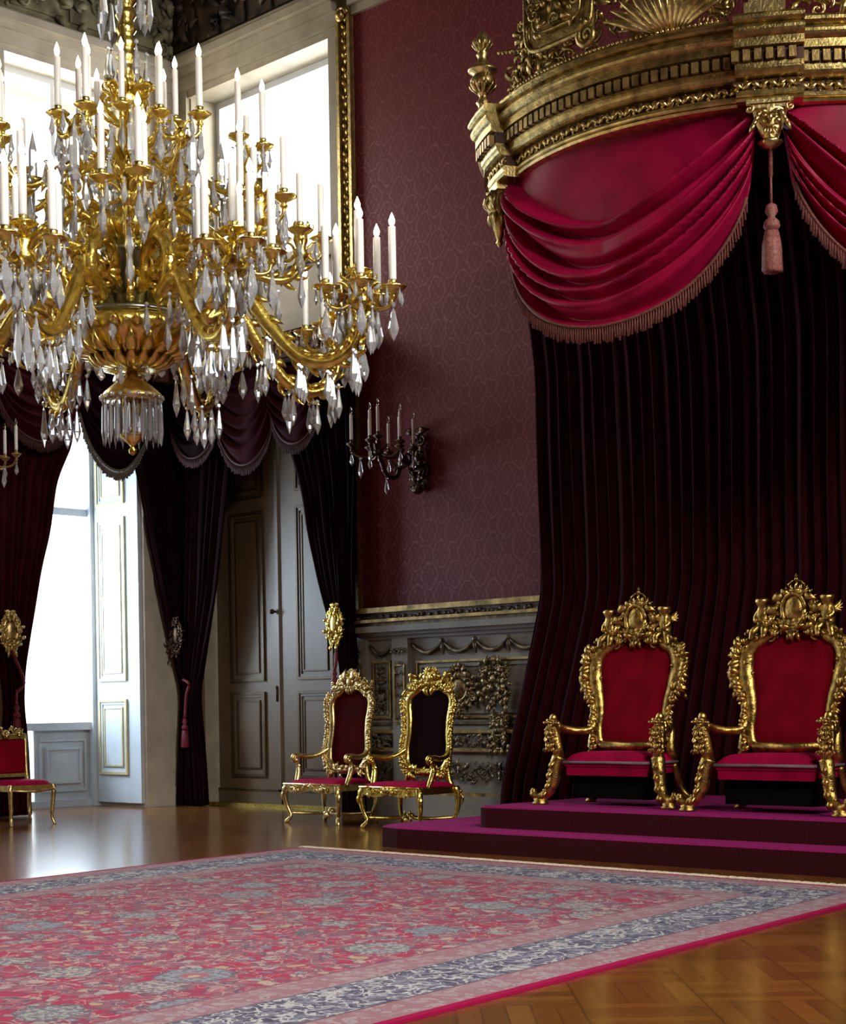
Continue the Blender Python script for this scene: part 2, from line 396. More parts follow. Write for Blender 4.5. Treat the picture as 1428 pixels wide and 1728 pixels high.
def walled(m, W, a0, a1, z0, z1, holes, o0, o1):    # slab with rectangular holes (a0,a1,z0,z1), sorted along a
    cuts = sorted({a0, a1, *[h[0] for h in holes], *[h[1] for h in holes]})
    for s, e in zip(cuts, cuts[1:]):
        hs = sorted([h for h in holes if h[0] <= s+1e-6 and h[1] >= e-1e-6], key=lambda h: h[2]); z = z0
        for h in hs:
            if h[2] > z: wbox(m, W, s, e, o0, o1, z, h[2])
            z = h[3]
        if z < z1: wbox(m, W, s, e, o0, o1, z, z1)

# ================================================================== SETTING
XR, YF, ZC = 21.0, -17.4, 12.2
m = M(); m.box(-1.2, XR, YF, .5, -.15, 0); struct(m.obj('floor', PARQ))
m = M(); m.box(-1.2, XR, YF, .5, ZC, ZC+.2); struct(m.obj('ceiling', DARKP))
LZ0, LZ1, UZ0, UZ1 = 0.0, 5.35, 6.9, 9.38
# left wall with four bays of lower and upper openings
holes = []
for a in WIN_A: holes += [(a-1, a+1, LZ0, LZ1), (a-.95, a+.95, UZ0, UZ1)]
m = M(); walled(m, LF, -.5, -YF, 0, ZC, holes, -1.2, 0); struct(m.obj('wall_left', IVORY))
# back wall: door opening below, large opening above at the corner bay
m = M(); walled(m, BK, 0, XR, 0, ZC, [(.40, 3.05, 0, 5.2), (.32, 3.05, 6.95, 9.38)], -.5, 0); WB = struct(m.obj('wall_back', IVORYD))
m = M(); wbox(m, BK, 3.49, 20.5, 0, .03, 2.42, 9.55); m.obj('damask_panel', DAMASK, WB)
FR = lambda a, o, z: V((a, YF+o, z)); RI = lambda a, o, z: V((XR-o, -a, z))
m = M(); walled(m, RI, -.5, -YF, 0, ZC, [(a-1.2, a+1.2, 7.6, 10.0) for a in RIGHT_Y], -.2, 0); struct(m.obj('wall_right', simple('dim_plaster', (.24, .10, .09), .8)))
m = M(); walled(m, FR, -1.2, XR, 0, ZC, [], -.3, 0); struct(m.obj('wall_front', simple('dim_plaster_front', (.28, .14, .12), .8)))

# cornices, architraves (trim)
def trim(nm, build, mats, label=None):
    m = M(); build(m); o = struct(m.obj(nm, mats)); return o
def b_arch(m):          # back wall architrave above the window and its moulding
    for (o, z0, z1) in ((.10, 9.45, 9.62), (.16, 9.62, 9.72), (.26, 9.72, 9.82), (.20, 9.82, 9.9)): wbox(m, BK, 0.0, 3.25, 0, o, z0, z1)
    wbox(m, BK, .02, .30, 0, .07, 6.0, 9.45); wbox(m, BK, 3.07, 3.24, 0, .06, 5.6, 9.45)
    wbox(m, BK, 0, 3.24, 0, .08, 5.95, 6.15); wbox(m, BK, .3, 3.07, 0, .05, 6.75, 6.9); wbox(m, BK, .3, 3.07, 0, .04, 9.36, 9.45)
trim('trim_1', b_arch, IVORYD)
def b_frieze(m):
    wbox(m, BK, 0, 3.25, 0, .06, 9.9, 10.9)
    for i in range(6): wbox(m, BK, .1+i*.52, .5+i*.52, .06, .09, 10.0, 10.75)
    wbox(m, BK, 0, 3.3, 0, .3, 10.9, 11.1)
    carve(m, BK(1.6, .06, 10.4), (1, 0, 0), (0, 0, 1), (0, -1, 0), 1.5, .4, 40, 3, .18)
trim('trim_2', b_frieze, simple('dark_painted_frieze', (.085, .052, .03), .6, 0, .5, 4, .5, 12))
def l_arch(m):
    for (o, z0, z1) in ((.10, 9.45, 9.62), (.16, 9.62, 9.70), (.24, 9.70, 9.80)): wbox(m, LF, 0.0, 17.3, 0, o, z0, z1)
    wbox(m, LF, 0, 17.3, 0, .1, 9.8, 9.88); wbox(m, LF, 0, 17.3, 0, .24, 10.75, 10.95)
    for a in WIN_A:
        frame_rect(m, LF, a-1.13, a+1.13, 6.72, 9.52, .16, 0, .07)
        for s in (-1, 1): wbox(m, LF, a+s*1.45-.12, a+s*1.45+.12, 0, .08, 6.1, 9.45)
    wbox(m, LF, 0, 17.3, 0, .09, 5.95, 6.15)
trim('trim_3', l_arch, IVORY)
def l_frieze(m):
    wbox(m, LF, 0, 17.3, 0, .05, 9.88, 10.75)
    for i in range(20): wbox(m, LF, .15+i*.86, .85+i*.86, .05, .08, 9.97, 10.66)
    carve(m, LF(1.7, .06, 10.3), (0, -1, 0), (0, 0, 1), (1, 0, 0), 1.6, .35, 45, 5, .16)
trim('trim_4', l_frieze, simple('olive_painted_frieze', (.30, .27, .16), .6, 0, .35, 5, .5, 14))
def r_corn(m):
    for (o, z0, z1) in ((.08, 9.5, 9.6), (.14, 9.6, 9.7), (.24, 9.7, 9.84)): wbox(m, BK, 3.5, 20.9, 0, o, z0, z1)
    wbox(m, BK, 3.5, 20.9, 0, .1, 9.84, 11)
trim('trim_5', r_corn, IVORYD)
# gilt frame strip at the edge of the damask, with carved bead
def giltstrip(nm, W, a0, a1, z0=2.35, z1=9.62, seed=1):
    m = M(); wbox(m, W, a0, a1, 0, .05, z0, z1); m.k = 1
    wbox(m, W, a0, a0+.045, .05, .10, z0, z1); wbox(m, W, a1-.045, a1, .05, .10, z0, z1)
    m.k = 2; n = int((z1-z0)/.085); am = (a0+a1)/2; N = (W(0, 1, 0)-W(0, 0, 0)); U = (W(1, 0, 0)-W(0, 0, 0))
    for i in range(n):
        z = z0+.05+i*.085; s = 1 if i % 2 else -1
        leaf(m, W(am, .05, z), U*s*.5+V((0, 0, 1)), N, .11, .03, .5, 5)
        if i % 3 == 0: m.ball(W(am-s*.03, .06, z+.04), .022, 6, 4)
    scroll(m, W(am, .12, z1-.1), U, (0, 0, 1), .1, .03, 1.3, 0, 1)
    m.ball(W(am, .13, z1-.1), .06, 8, 6)
    return struct(m.obj(nm, [GOLDD, GOLDP, GOLDA]))
giltstrip('trim_6', BK, 3.25, 3.49); giltstrip('trim_7', LF, 2.93, 3.16)

# ---- dado (wainscot) on the back wall
m = M(); A0, A1 = 3.3, 20.5
def dado(m):
    m.k = 0
    wbox(m, BK, 3.36, A1, 0, .06, .0, 2.3)
    for (o, z0, z1, k) in ((.20, 2.36, 2.42, 1), (.13, 2.28, 2.36, 3), (.24, 2.245, 2.28, 1), (.17, 2.20, 2.245, 2), (.22, 2.13, 2.2, 0), (.15, 2.09, 2.13, 0), (.10, 2.05, 2.09, 0),
                           (.13, .0, .24, 0), (.10, .24, .28, 1), (.11, .95, .99, 1), (.11, .74, .78, 1), (.09, 1.05, 1.08, 2)):
        m.k = k; wbox(m, BK, 3.36, A1, .02, o, z0, z1)
    m.k = 3; rnd = random.Random(4)
    for i in range(55):       # carved ledge band
        a = 3.42+i*.06; leaf(m, BK(a, .13, 2.31), (rnd.choice((-1, 1)), 0, rnd.uniform(-.5, .5)), (0, -1, 0), .07, .022, .5, 5)
    # pilasters
    for a in (3.50, 4.20):
        m.k = 0; wbox(m, BK, a-.13, a+.13, .06, .13, .28, 2.05); m.k = 1; frame_rect(m, BK, a-.09, a+.09, 1.08, 1.75, .02, .13, .15)
        m.k = 2; carve(m, BK(a, .14, 1.85), (1, 0, 0), (0, 0, 1), (0, -1, 0), .07, .1, 7, int(a*10), .05)
        carve(m, BK(a, .14, 1.35), (1, 0, 0), (0, 0, 1), (0, -1, 0), .05, .3, 10, int(a*10)+1, .045)
    # festoons
    m.k = 2
    for a0, a1 in ((3.66, 4.05), (4.36, 4.86), (4.86, 5.36), (5.36, 5.86), (5.86, 6.36)):
        pts = [BK(a0+(a1-a0)*i/10, .09, 1.99-.12*sin(pi*i/10)) for i in range(11)]
        m.tube(pts, [.014+.018*sin(pi*i/10) for i in range(11)], 6)
        m.tube([BK(a1, .09, 2.0), BK(a1, .1, 1.93), BK(a1+.01, .09, 1.84)], [.02, .028, .01], 6); m.ball(BK(a1, .1, 2.0), .03, 6, 4)
    # raised panels
    for a0, a1, z0, z1 in ((3.70, 4.0, 1.12, 1.8), (4.42, 6.4, 1.12, 1.78)):
        m.k = 1; frame_rect(m, BK, a0, a1, z0, z1, .025, .06, .09); m.k = 0; frame_rect(m, BK, a0+.05, a1-.05, z0+.05, z1-.05, .03, .06, .08)
    m.k = 2
    carve(m, BK(3.85, .08, 1.45), (1, 0, 0), (0, 0, 1), (0, -1, 0), .08, .26, 34, 7, .05)
    # carved bands
    for zc, hh, n, s in ((.865, .05, 30, 8), (.52, .10, 34, 9)):
        carve(m, BK(4.95, .08, zc), (1, 0, 0), (0, 0, 1), (0, -1, 0), 1.4, hh, n*3, s, .06)
    m.k = 0
dado(m); D = struct(m.obj('trim_8', [simple('grey_ivory_dado', (.28, .245, .20), .5, 0, .1, 3, .1, 25), GOLDD, simple('tarnished_carving', (.20, .15, .085), .4, .6, .4, 12, .3, 40), simple('ledge_carving', (.15, .10, .075), .5, .3, .3, 20)]))
m = M()
carve(m, BK(5.12, .10, 1.45), (1, 0, 0), (0, 0, 1), (0, -1, 0), .25, .25, 80, 21, .065, 'ring')
m.ball(BK(5.12, .10, 1.45), (.12, .06, .12), 12, 8)
m.tube([BK(5.12+.14*cos(t*pi/8), .12, 1.45+.14*sin(t*pi/8)) for t in range(17)], .022, 6, 1, (0, 1, 0))
carve(m, BK(5.12, .10, 1.18), (1, 0, 0), (0, 0, 1), (0, -1, 0), .08, .08, 6, 22, .07)
m.obj('carved_rosette', TARN, D)
m = M(); carve(m, BK(5.66, .10, 1.52), (1, 0, 0), (0, 0, 1), (0, -1, 0), .2, .2, 60, 31, .07)
carve(m, BK(5.72, .10, 1.1), (1, 0, 0), (0, 0, 1), (0, -1, 0), .13, .33, 60, 32, .065); m.obj('carved_scroll_drop', TARN, D)

# ---- double door in the back wall
DR = struct(bpy.data.objects.new('door_1', None)); COL.objects.link(DR)
def door_leaf(a0, a1):
    m = M(); o = -.22; wbox(m, BK, a0, a1, o-.06, o, 0.02, 5.15)
    w = (a1-a0); p0 = a0+w*.24; p1 = a1-w*.24
    for z0, z1 in ((.38, 1.48), (1.62, 3.82), (4.0, 4.95)): panel(m, BK, p0, p1, z0, z1, o)
    m.k = 0; wbox(m, BK, a0, a1, o, o+.02, .02, .2); m.k = 1; wbox(m, BK, a0, a1, o, o+.03, .2, .225)
    m.k = 0; wbox(m, BK, a1-.06, a1, o, o+.03, .02, 5.15)
    return m.obj('door_leaf', [DOORP, DOORG], DR)
door_leaf(.42, 1.70); door_leaf(1.72, 3.02)
m = M(); m.ball(BK(1.63, -.14, 2.5), .035); m.tube([BK(1.63, -.2, 2.5), BK(1.63, -.14, 2.5)], .015, 8, 1, (0, 0, 1)); m.tube([BK(1.65, -.18, 1.35), BK(1.65, -.18, 1.55)], .012, 6, 1, (0, 1, 0)); m.obj('door_handle', BRONZE, DR)
m = M()
for a0, a1, z0, z1 in ((.30, .41, 0, 5.3), (3.04, 3.24, 0, 5.3), (.30, 3.24, 5.2, 5.4)): wbox(m, BK, a0, a1, 0, .07, z0, z1)
m.obj('door_frame', DOORP, DR)
m = M(); wbox(m, BK, .42, 3.04, -.16, -.02, 0, .045); m.obj('threshold', GOLD, DR)

# ---- windows of the left wall
def lower_window(k, a):
    m = M(); x = -1.12; wf = .09
    frame_rect(m, LF, a-1, a+1, .0, LZ1, wf, x-.06, x+.06)
    wbox(m, LF, a-1, a+1, x-.05, x+.08, 3.88, 3.98); wbox(m, LF, a-.03, a+.03, x-.05, x+.05, 3.9, LZ1)
    wbox(m, LF, a-1, a+1, x-.06, x+.1, 1.02, 1.12)
    for a0, a1 in ((a-.93, a-.05), (a+.05, a+.93)):
        wbox(m, LF, a0, a1, x-.04, x, 0, 1.02); frame_rect(m, LF, a0+.08, a1-.08, .2, .9, .03, x, x+.03)
        frame_rect(m, LF, a0+.17, a1-.17, .31, .79, .03, x, x+.045); wbox(m, LF, a0+.2, a1-.2, x, x+.02, .34, .76)
    o = struct(m.obj('window_%d' % k, WHITEP))
    m = M(); wbox(m, LF, a-.93, a+.93, x-.012, x-.004, 1.1, LZ1-.08); m.obj('pane', PANE, o)
    # folded shutters against the jamb nearer the corner and the other jamb
    for s in (-1, 1):
        aj = a+s*1.0
        SH = (lambda q, oo, z, aj=aj, s=s: V((q, -(aj-s*oo), z)))
        m = M(); wbox(m, SH, -.97, -.0, .0, .05, .05, 5.2)
        for z0, z1 in ((.42, 1.42), (1.66, 3.83), (4.0, 4.95)): panel(m, SH, -.90, -.27, z0, z1, .05)
        m.k = 0; wbox(m, SH, -1.06, -.98, 0, .11, .0, 5.3); m.obj('shutter', [WHITEP, CREAMG], o)
    m = M(); frame_rect(m, LF, a-1.16, a+1.16, -.2, 5.5, .15, 0, .05); m.obj('window_architrave', IVORY, o)
    return o
def upper_window(k, W, a, h, x, lbl=None, y0=6.9, y1=9.38):
    m = M(); frame_rect(m, W, a-h, a+h, y0, y1, .085, x-.04, x+.04)
    wbox(m, W, a-.03, a+.03, x-.03, x+.03, y0, y1) if h < 1 else None
    o = struct(m.obj('window_%d' % k, WHITEP))
    m = M(); wbox(m, W, a-h+.08, a+h-.08, x-.01, x-.003, y0+.08, y1-.08); m.obj('pane', PANE, o)
for i, a in enumerate(WIN_A): lower_window(1+i, a); upper_window(5+i, LF, a, .95, -.4)
upper_window(9, BK, 1.685, 1.365, -.45, None, 6.95, 9.38)
for i, a in enumerate(RIGHT_Y): upper_window(10+i, RI, a, 1.2, -.1, None, 7.6, 10.0)  # second one is an added opening for the fill lamp
m = M(); wbox(m, LF, .0, .55, 0, .04, 0, .25); wbox(m, LF, 2.85, 4.7, 0, .04, 0, .25); struct(m.obj('baseboard_left', IVORY))

# ================================================================== CLOTH
def drape(name, W, rows, out, folds, amp, mat, parent=None, thick=.012, seed=0, ruffle=.5):
    rows = sorted(rows, key=lambda r: -r[0]); zs = [r[0] for r in rows]; nz = 60; rnd = random.Random(seed); ph = [rnd.uniform(0, 6) for _ in range(4)]
    zt, zb = zs[0], zs[-1]; nzs = [-z for z in zs]
    wmax = max(abs(r[2]-r[1]) for r in rows)
    def fn(u, v):
        z = zt+(zb-zt)*v
        l = (lerp(-z-.12, nzs, [r[1] for r in rows])+lerp(-z, nzs, [r[1] for r in rows])+lerp(-z+.12, nzs, [r[1] for r in rows]))/3
        r = (lerp(-z-.12, nzs, [r[2] for r in rows])+lerp(-z, nzs, [r[2] for r in rows])+lerp(-z+.12, nzs, [r[2] for r in rows]))/3
        w = abs(r-l)/wmax; A = amp*(1.35-.6*w)
        uu = u+.012*sin(3*v*pi+ph[0]+u*9)*ruffle
        o = out+A*(sin(2*pi*folds*uu+ph[1])+.35*sin(2*pi*folds*2.3*uu+ph[2]+v*2)+.3*sin(2*pi*folds*.37*uu+ph[3]+v*1.5))
        return W(l+(r-l)*u, o, z)
    m = M(); m.grid(fn, int(folds*10), nz)
    o = m.obj(name, mat, parent); md = o.modifiers.new('solid', 'SOLIDIFY'); md.thickness = thick; md.offset = 0
    return o
def swag(name, base, outd, drop, nf, amp, mat, parent=None, pw=.6, t0=.25, gather=.22, nu=56, nv=64, skew=0, head=0):
    """cloth hung between two points; base(s) top edge, outd(s) outward direction"""
    def fn(s, t):
        sh = max(0., 1-(2*s-1)**2)**pw; b = V(base(s)); od = V(outd(s))
        endf = 1-sh
        z = -(drop*sh*(t**1.05) + gather*drop*endf*t)
        f = nf*max(0, t-t0*sh)/(1-t0*sh+1e-6) if t > t0*sh else 0
        f += .28*sin(f*1.7+1.2*s)*min(1, f); rip = amp*(.5-.5*cos(2*pi*f)+.16*sin(4.6*pi*f+3*s)*min(1, f*2))*(.45+.75*(sh*(1-sh)*4)**.5)*(.3+.7*min(1, t*2))
        o = rip + head*sh*sin(pi*t)*.5 + .25*amp*sin(7*s+5*t)
        tang = (V(base(min(1, s+.01)))-V(base(max(0, s-.01)))).normalized()
        return b+V((0, 0, z))+od*o+tang*(skew*t*endf*(1 if s < .5 else -1))
    m = M(); m.grid(fn, nu, nv); o = m.obj(name, mat, parent)
    md = o.modifiers.new('solid', 'SOLIDIFY'); md.thickness = .012; md.offset = 0
    return o, fn
def fringe(name, fn, parent, L=.11, n=90, mat=LEAD, r=.011, s0=.02, s1=.98):
    m = M(); rnd = random.Random(9)
    pts = [V(fn(s0+(s1-s0)*i/n, 1.0)) for i in range(n+1)]
    m.tube(pts, .014, 6, 1, (0, 0, 1))
    for i, p in enumerate(pts):
        l = L*rnd.uniform(.85, 1.1); m.tube([p, p+V((0, 0, -l*.4)), p+V((rnd.uniform(-.008, .008), 0, -l))], [r*.5, r*.8, r], 4, 1, (0, 1, 0))
    return m.obj(name, mat, parent)
def tassel(m, p, L, r):
    p = V(p); m.tube([p+V((0, 0, L*.5)), p], r*.15, 6, 1, (0, 1, 0))
    m.lathe([(r*.2, 0), (r*.55, -.03*L), (r*.7, -.12*L), (r*.35, -.2*L), (r*.8, -.26*L), (r*.9, -.34*L), (r*.6, -.4*L)], 12, p)
    m.lathe([(r*.7, -.4*L), (r*.95, -.6*L), (r*1.05, -.97*L), (r*.9, -L)], 16, p, True, 8, .12)

# window curtains
C1 = drape('window_curtain', LF, [(5.75, 1.95, 2.95), (4.64, 1.87, 2.95), (4.13, 2.13, 2.96), (3.47, 2.24, 2.97), (3.02, 2.38, 2.98), (2.36, 2.52, 2.98), (1.78, 2.65, 2.95), (1.35, 2.68, 2.9), (.9, 2.62, 2.95), (.02, 2.58, 3.0)], .26, 7, .05, CURT2, seed=1)
tag(C1, 'maroon velvet curtain on the outer side of the bright window, above the small chair', 'curtain', 'velvet window curtains')
C2 = drape('window_curtain', LF, [(5.75, .12, 1.0), (4.54, .12, .91), (4.09, .12, .80), (3.33, .12, .65), (2.41, .13, .43), (1.79, .13, .26), (1.5, .13, .18), (1.25, .13, .2), (.02, .13, .27)], .17, 6, .035, CURT, seed=2)
tag(C2, 'near-black velvet curtain beside the white shutter, gathered in the corner', 'curtain', 'velvet window curtains')
C3 = drape('window_curtain', BK, [(5.6, .28, 1.5), (4.26, .28, 1.25), (3.52, .28, 1.1), (2.77, .28, .96), (2.16, .28, .76), (1.63, .3, .58), (1.48, .32, .52), (.78, .28, .62), (.02, .26, .70)], .22, 6, .04, CURT, seed=3)
tag(C3, 'near-black velvet curtain covering the outer edge of the first door leaf', 'curtain', 'velvet window curtains')
C4 = drape('window_curtain', BK, [(5.5, 2.25, 3.66), (4.88, 2.33, 3.62), (3.89, 2.71, 3.62), (3.38, 2.80, 3.60), (2.79, 2.98, 3.58), (2.28, 3.18, 3.56), (1.92, 3.33, 3.55), (1.67, 3.38, 3.55), (1.2, 3.36, 3.62), (.02, 3.36, 3.7)], .24, 8, .045, CURT, seed=4)
tag(C4, 'dark crimson-black curtain swept towards the gilt strip behind the armchairs', 'curtain', 'velvet window curtains')
def wswag(name, W, a0, a1, z, drop, label, mat=CURT2, seed=0, out=.42, nf=5, fr=DKFR, tilt=0):
    N = W(0, 1, 0)-W(0, 0, 0)
    o, fn = swag(name, lambda s: W(a0+(a1-a0)*s, out, z+tilt*s), lambda s: N, drop, nf, .07, mat, None, .62, .1, .35)
    tag(o, label, 'swag', 'velvet swags over the window curtains'); fringe('fringe', fn, o, .13, 60, fr, .012); return o
wswag('curtain_swag', LF, 1.93, .80, 5.6, 1.3, 'black fringed swag hanging in the middle of the bright window', CURT, fr=simple('taupe_fringe', (.20, .16, .13), .8, 0, .25, 60))
wswag('curtain_swag', LF, 3.1, 1.85, 5.6, 1.05, 'maroon swag over the curtain of the bright window', CURT2)
wswag('curtain_swag', BK, 1.25, 2.38, 5.5, 1.2, 'dark swag hanging over the middle of the panelled doors', CURT2)
wswag('curtain_swag', BK, 2.3, 3.22, 5.4, .95, 'small dark swag beside the gilt strip, above the second door leaf', CURT2)
wswag('curtain_swag', BK, .3, 1.3, 5.5, 1.0, 'black swag in the corner over the first door leaf', CURT)
# pelmets
for nm, W, a0, a1, lb in (('curtain_pelmet', LF, .58, 3.1, 'dark carved pelmet over the bright window, behind the chandelier'), ('curtain_pelmet', BK, .32, 3.6, 'dark carved pelmet over the panelled doors, behind the chandelier')):
    m = M(); wbox(m, W, a0, a1, .1, .5, 5.62, 5.72); wbox(m, W, a0, a1, .42, .5, 5.5, 5.62); wbox(m, W, a0, a1, .08, .54, 5.72, 5.77)
    c = W((a0+a1)/2, .5, 5.62); carve(m, c, W(1, 0, 0)-W(0, 0, 0), (0, 0, 1), W(0, 1, 0)-W(0, 0, 0), (a1-a0)/2*.95, .07, 24, 3, .1)
    tag(m.obj(nm, DARKW), lb, 'pelmet')
# curtain holdbacks: carved gilt cartouches
def holdback(W, a, z, mat, label, out=.30):
    t = thing('curtain_holdback', label, 'holdback', W(a, 0, z), 0, 'carved curtain holdbacks')
    U = W(1, 0, 0)-W(0, 0, 0); N = W(0, 1, 0)-W(0, 0, 0)
    m = M(); c = N*out
    carve(m, c, U, (0, 0, 1), N, .13, .25, 60, 12, .05, 'ring')
    m.tube([c+U*(.095*cos(k*pi/8))+V((0, 0, .15*sin(k*pi/8))) for k in range(17)], .022, 6, 1, N)
    m.ball(c, tuple(abs(x) for x in (U*.08+N*.04+V((0, 0, .13)))), 12, 8)
    for k in range(14): q = 2*pi*k/14; leaf(m, c+U*(.1*cos(q))+V((0, 0, .17*sin(q))), U*cos(q)+V((0, 0, sin(q))), N, .06, .02, .5, 5)
    for s in (-1, 1):
        for w in (-1, 1): scroll(m, c+V((0, 0, .19*s))+U*(.045*w), U*w, V((0, 0, s)), .05, .016, 1.2, 1, 1)
    m.obj('cartouche', mat, t)
    m = M(); m.tube([N*.02, c], [.02, .015], 8, 1, (0, 0, 1)); m.obj('bracket', GOLDD, t)
    return t
holdback(BK, 3.42, 2.24, GOLD, 'gilt oval curtain holdback beneath the sconce, above the first armchair', .42)
holdback(LF, 2.93, 2.24, GOLDP, 'pale gilt curtain holdback above the small side chair', .42)
holdback(BK, .28, 2.24, BRONZE, 'small dark curtain holdback on the black corner curtain', .36)
# cords with tassels
def cord(W, pts, tz, label, mat):
    m = M(); P = smoothpath([W(*p) for p in pts], 5); m.tube(P, .02, 7, 1, (0, 0, 1)); q = P[-1]
    tassel(m, q, .38, .05)
    return tag(m.obj('tieback_cord', mat), label, 'cord', 'curtain tieback cords with tassels')
REDC = simple('crimson_cord', (.20, .015, .03), .6, 0, .2, 50)
cord(LF, [(2.93, .42, 2.05), (2.87, .42, 1.9), (2.72, .36, 1.62), (2.82, .36, 1.5), (2.84, .38, 1.35)], 0, 'crimson tieback cord and tassel on the curtain of the bright window', REDC)
cord(BK, [(.34, .30, 1.66), (.46, .30, 1.6), (.40, .30, 1.45), (.36, .30, 1.15)], 0, 'crimson tieback cord and tassel on the corner curtain', REDC)
cord(BK, [(3.44, .42, 2.05), (3.45, .44, 1.8), (3.42, .44, 1.7)], 0, 'crimson tieback cord falling behind the first armchair', REDC)

# ================================================================== THRONE CANOPY, CURTAIN AND DAIS
CX, CA, CB, ZT = 9.85, 2.97, 3.61, 6.24
def ell(ang, off=0.0):            # plan point at angle (deg) and offset outwards
    a = radians(ang); p = V((CX+CA*cos(a), CB*sin(a), 0)); n = V((cos(a)/CA, sin(a)/CB, 0)).normalized(); return p+n*off, n
def ress(ang):                    # ressauts carrying the finials and corbels, and the projecting centre
    r = 0
    for c in (242, 298):
        if abs(ang-c) < 4.6: r = .11
    return r
CAN = thing('throne_canopy', 'huge curved gilt canopy with carved cornice, urn and arms above the thrones', 'canopy', (CX, 0, 0))
CAN_off = V((-CX, 0, 0))
angs = []
for a in range(180, 361, 2): angs.append(float(a))
for c in (242, 298): angs += [c-4.61, c-4.59, c+4.59, c+4.61]
angs = sorted(set(angs))
def ring(prof, name, mat, parent=CAN, smooth=False, ang=angs):
    m = M(); m.T = Matrix.Translation(CAN_off); vs = []; k = len(prof)
    for a in ang:
        r = ress(a)
        for off, z in prof:
            p, n = ell(a, off+r); p.z = ZT+z; p.y = min(p.y, -.001) if off+r > -.4 else p.y; vs.append(p)
    fs = [(i*k+j, (i+1)*k+j, (i+1)*k+(j+1) % k, i*k+(j+1) % k) for i in range(len(ang)-1) for j in range(k)]
    fs += [tuple(range(k)), tuple((len(ang)-1)*k+j for j in range(k-1, -1, -1))]
    m.add(vs, fs, smooth); return m.obj(name, mat, parent)
def arc(cx, cz, r, a0, a1, n=5): return [(cx+r*cos(radians(a0+(a1-a0)*i/n)), cz+r*sin(radians(a0+(a1-a0)*i/n))) for i in range(n+1)]
prof_top = [(-.30, -.10), (-.30, .05), (.0, .06), (.015, .04), (.015, .015), (-.005, 0)]+arc(-.005-.05, -.05+.0, .05, 60, -60, 5)+[(-.05, -.105), (-.05, -.165), (-.085, -.175)]
ring(prof_top, 'cornice', GOLDA)
ring([(-.30, -.20), (-.30, -.17), (-.10, -.17), (-.10, -.275), (-.30, -.275)], 'dentil_course', DARKW)
prof_mid = [(-.32, -.27), (-.095, -.27), (-.095, -.295)]+arc(-.19+.03, -.36+.065, .065, 0, -90, 5)+[(-.19, -.365), (-.32, -.365)]
ring(prof_mid, 'cove_moulding', GOLDA)
ring([(-.34, -.36), (-.185, -.36), (-.185, -.455), (-.34, -.455)], 'frieze', DARKW)
prof_bot = [(-.36, -.45), (-.165, -.45)]+arc(-.175, -.475, .025, 60, -60, 4)+[(-.18, -.50), (-.155, -.51), (-.165, -.53), (-.20, -.54), (-.36, -.54)]
ring(prof_bot, 'bead_moulding', GOLDP)
SEG = [(181, 237.3), (237.5, 246.5), (246.8, 293.2), (293.5, 302.5), (302.8, 359)]
for a, a_end in SEG:
  m = M(); m.T = Matrix.Translation(CAN_off)
  while a < a_end:
      p, n = ell(a, -.10+ress(a)); t = V((-n.y, n.x, 0)); w = .026; c = []
      for dz in (-.185, -.265):
          for du, dn in ((-w, -.01), (w, -.01), (w, .045), (-w, .045)): c.append(p+t*du+n*dn+V((0, 0, ZT+dz)))
      m.add(c, [(0, 1, 2, 3), (7, 6, 5, 4), (0, 4, 5, 1), (1, 5, 6, 2), (2, 6, 7, 3), (3, 7, 4, 0)], False)
      sp = (ell(a+1, 0)[0]-ell(a, 0)[0]).length; a += .082/sp
  m.obj('dentil_band', GOLDD, CAN)
for a, a_end in SEG:
  m = M(); m.T = Matrix.Translation(CAN_off); k = 0
  while a < a_end:
      p, n = ell(a, -.185+ress(a)); t = V((-n.y, n.x, 0)); s = 1 if k % 2 else -1; p.z = ZT-.408
      leaf(m, p-t*.03-V((0, 0, .03*s)), t+V((0, 0, .7*s)), n, .10, .022, .6, 5); leaf(m, p-t*.02+V((0, 0, .03*s)), t-V((0, 0, .6*s)), n, .07, .018, .5, 5); m.ball(p+V((0, 0, .034*s)), .011, 6, 4)
      if k % 2: scroll(m, p, t, V((0, 0, 1)), .034, .009, 1.1, k, s, 5)
      else: m.ball(p+n*.008, .013, 6, 4)
      sp = (ell(a+1, 0)[0]-ell(a, 0)[0]).length; a += .065/sp; k += 1
  m.obj('carved_band', GOLDP, CAN)
m = M(); m.T = Matrix.Translation(CAN_off)
pl = [ell(a, -.28)[0] for a in range(180, 361, 4)]
m.add([V((p.x, min(p.y, -.02), ZT-.06)) for p in pl]+[V((p.x, min(p.y, -.02), ZT+.02)) for p in pl],
      [tuple(range(len(pl))), tuple(range(2*len(pl)-1, len(pl)-1, -1))]+[(i, i+1, i+1+len(pl), i+len(pl)) for i in range(len(pl)-1)], False)
m.obj('tester', CURT, CAN)
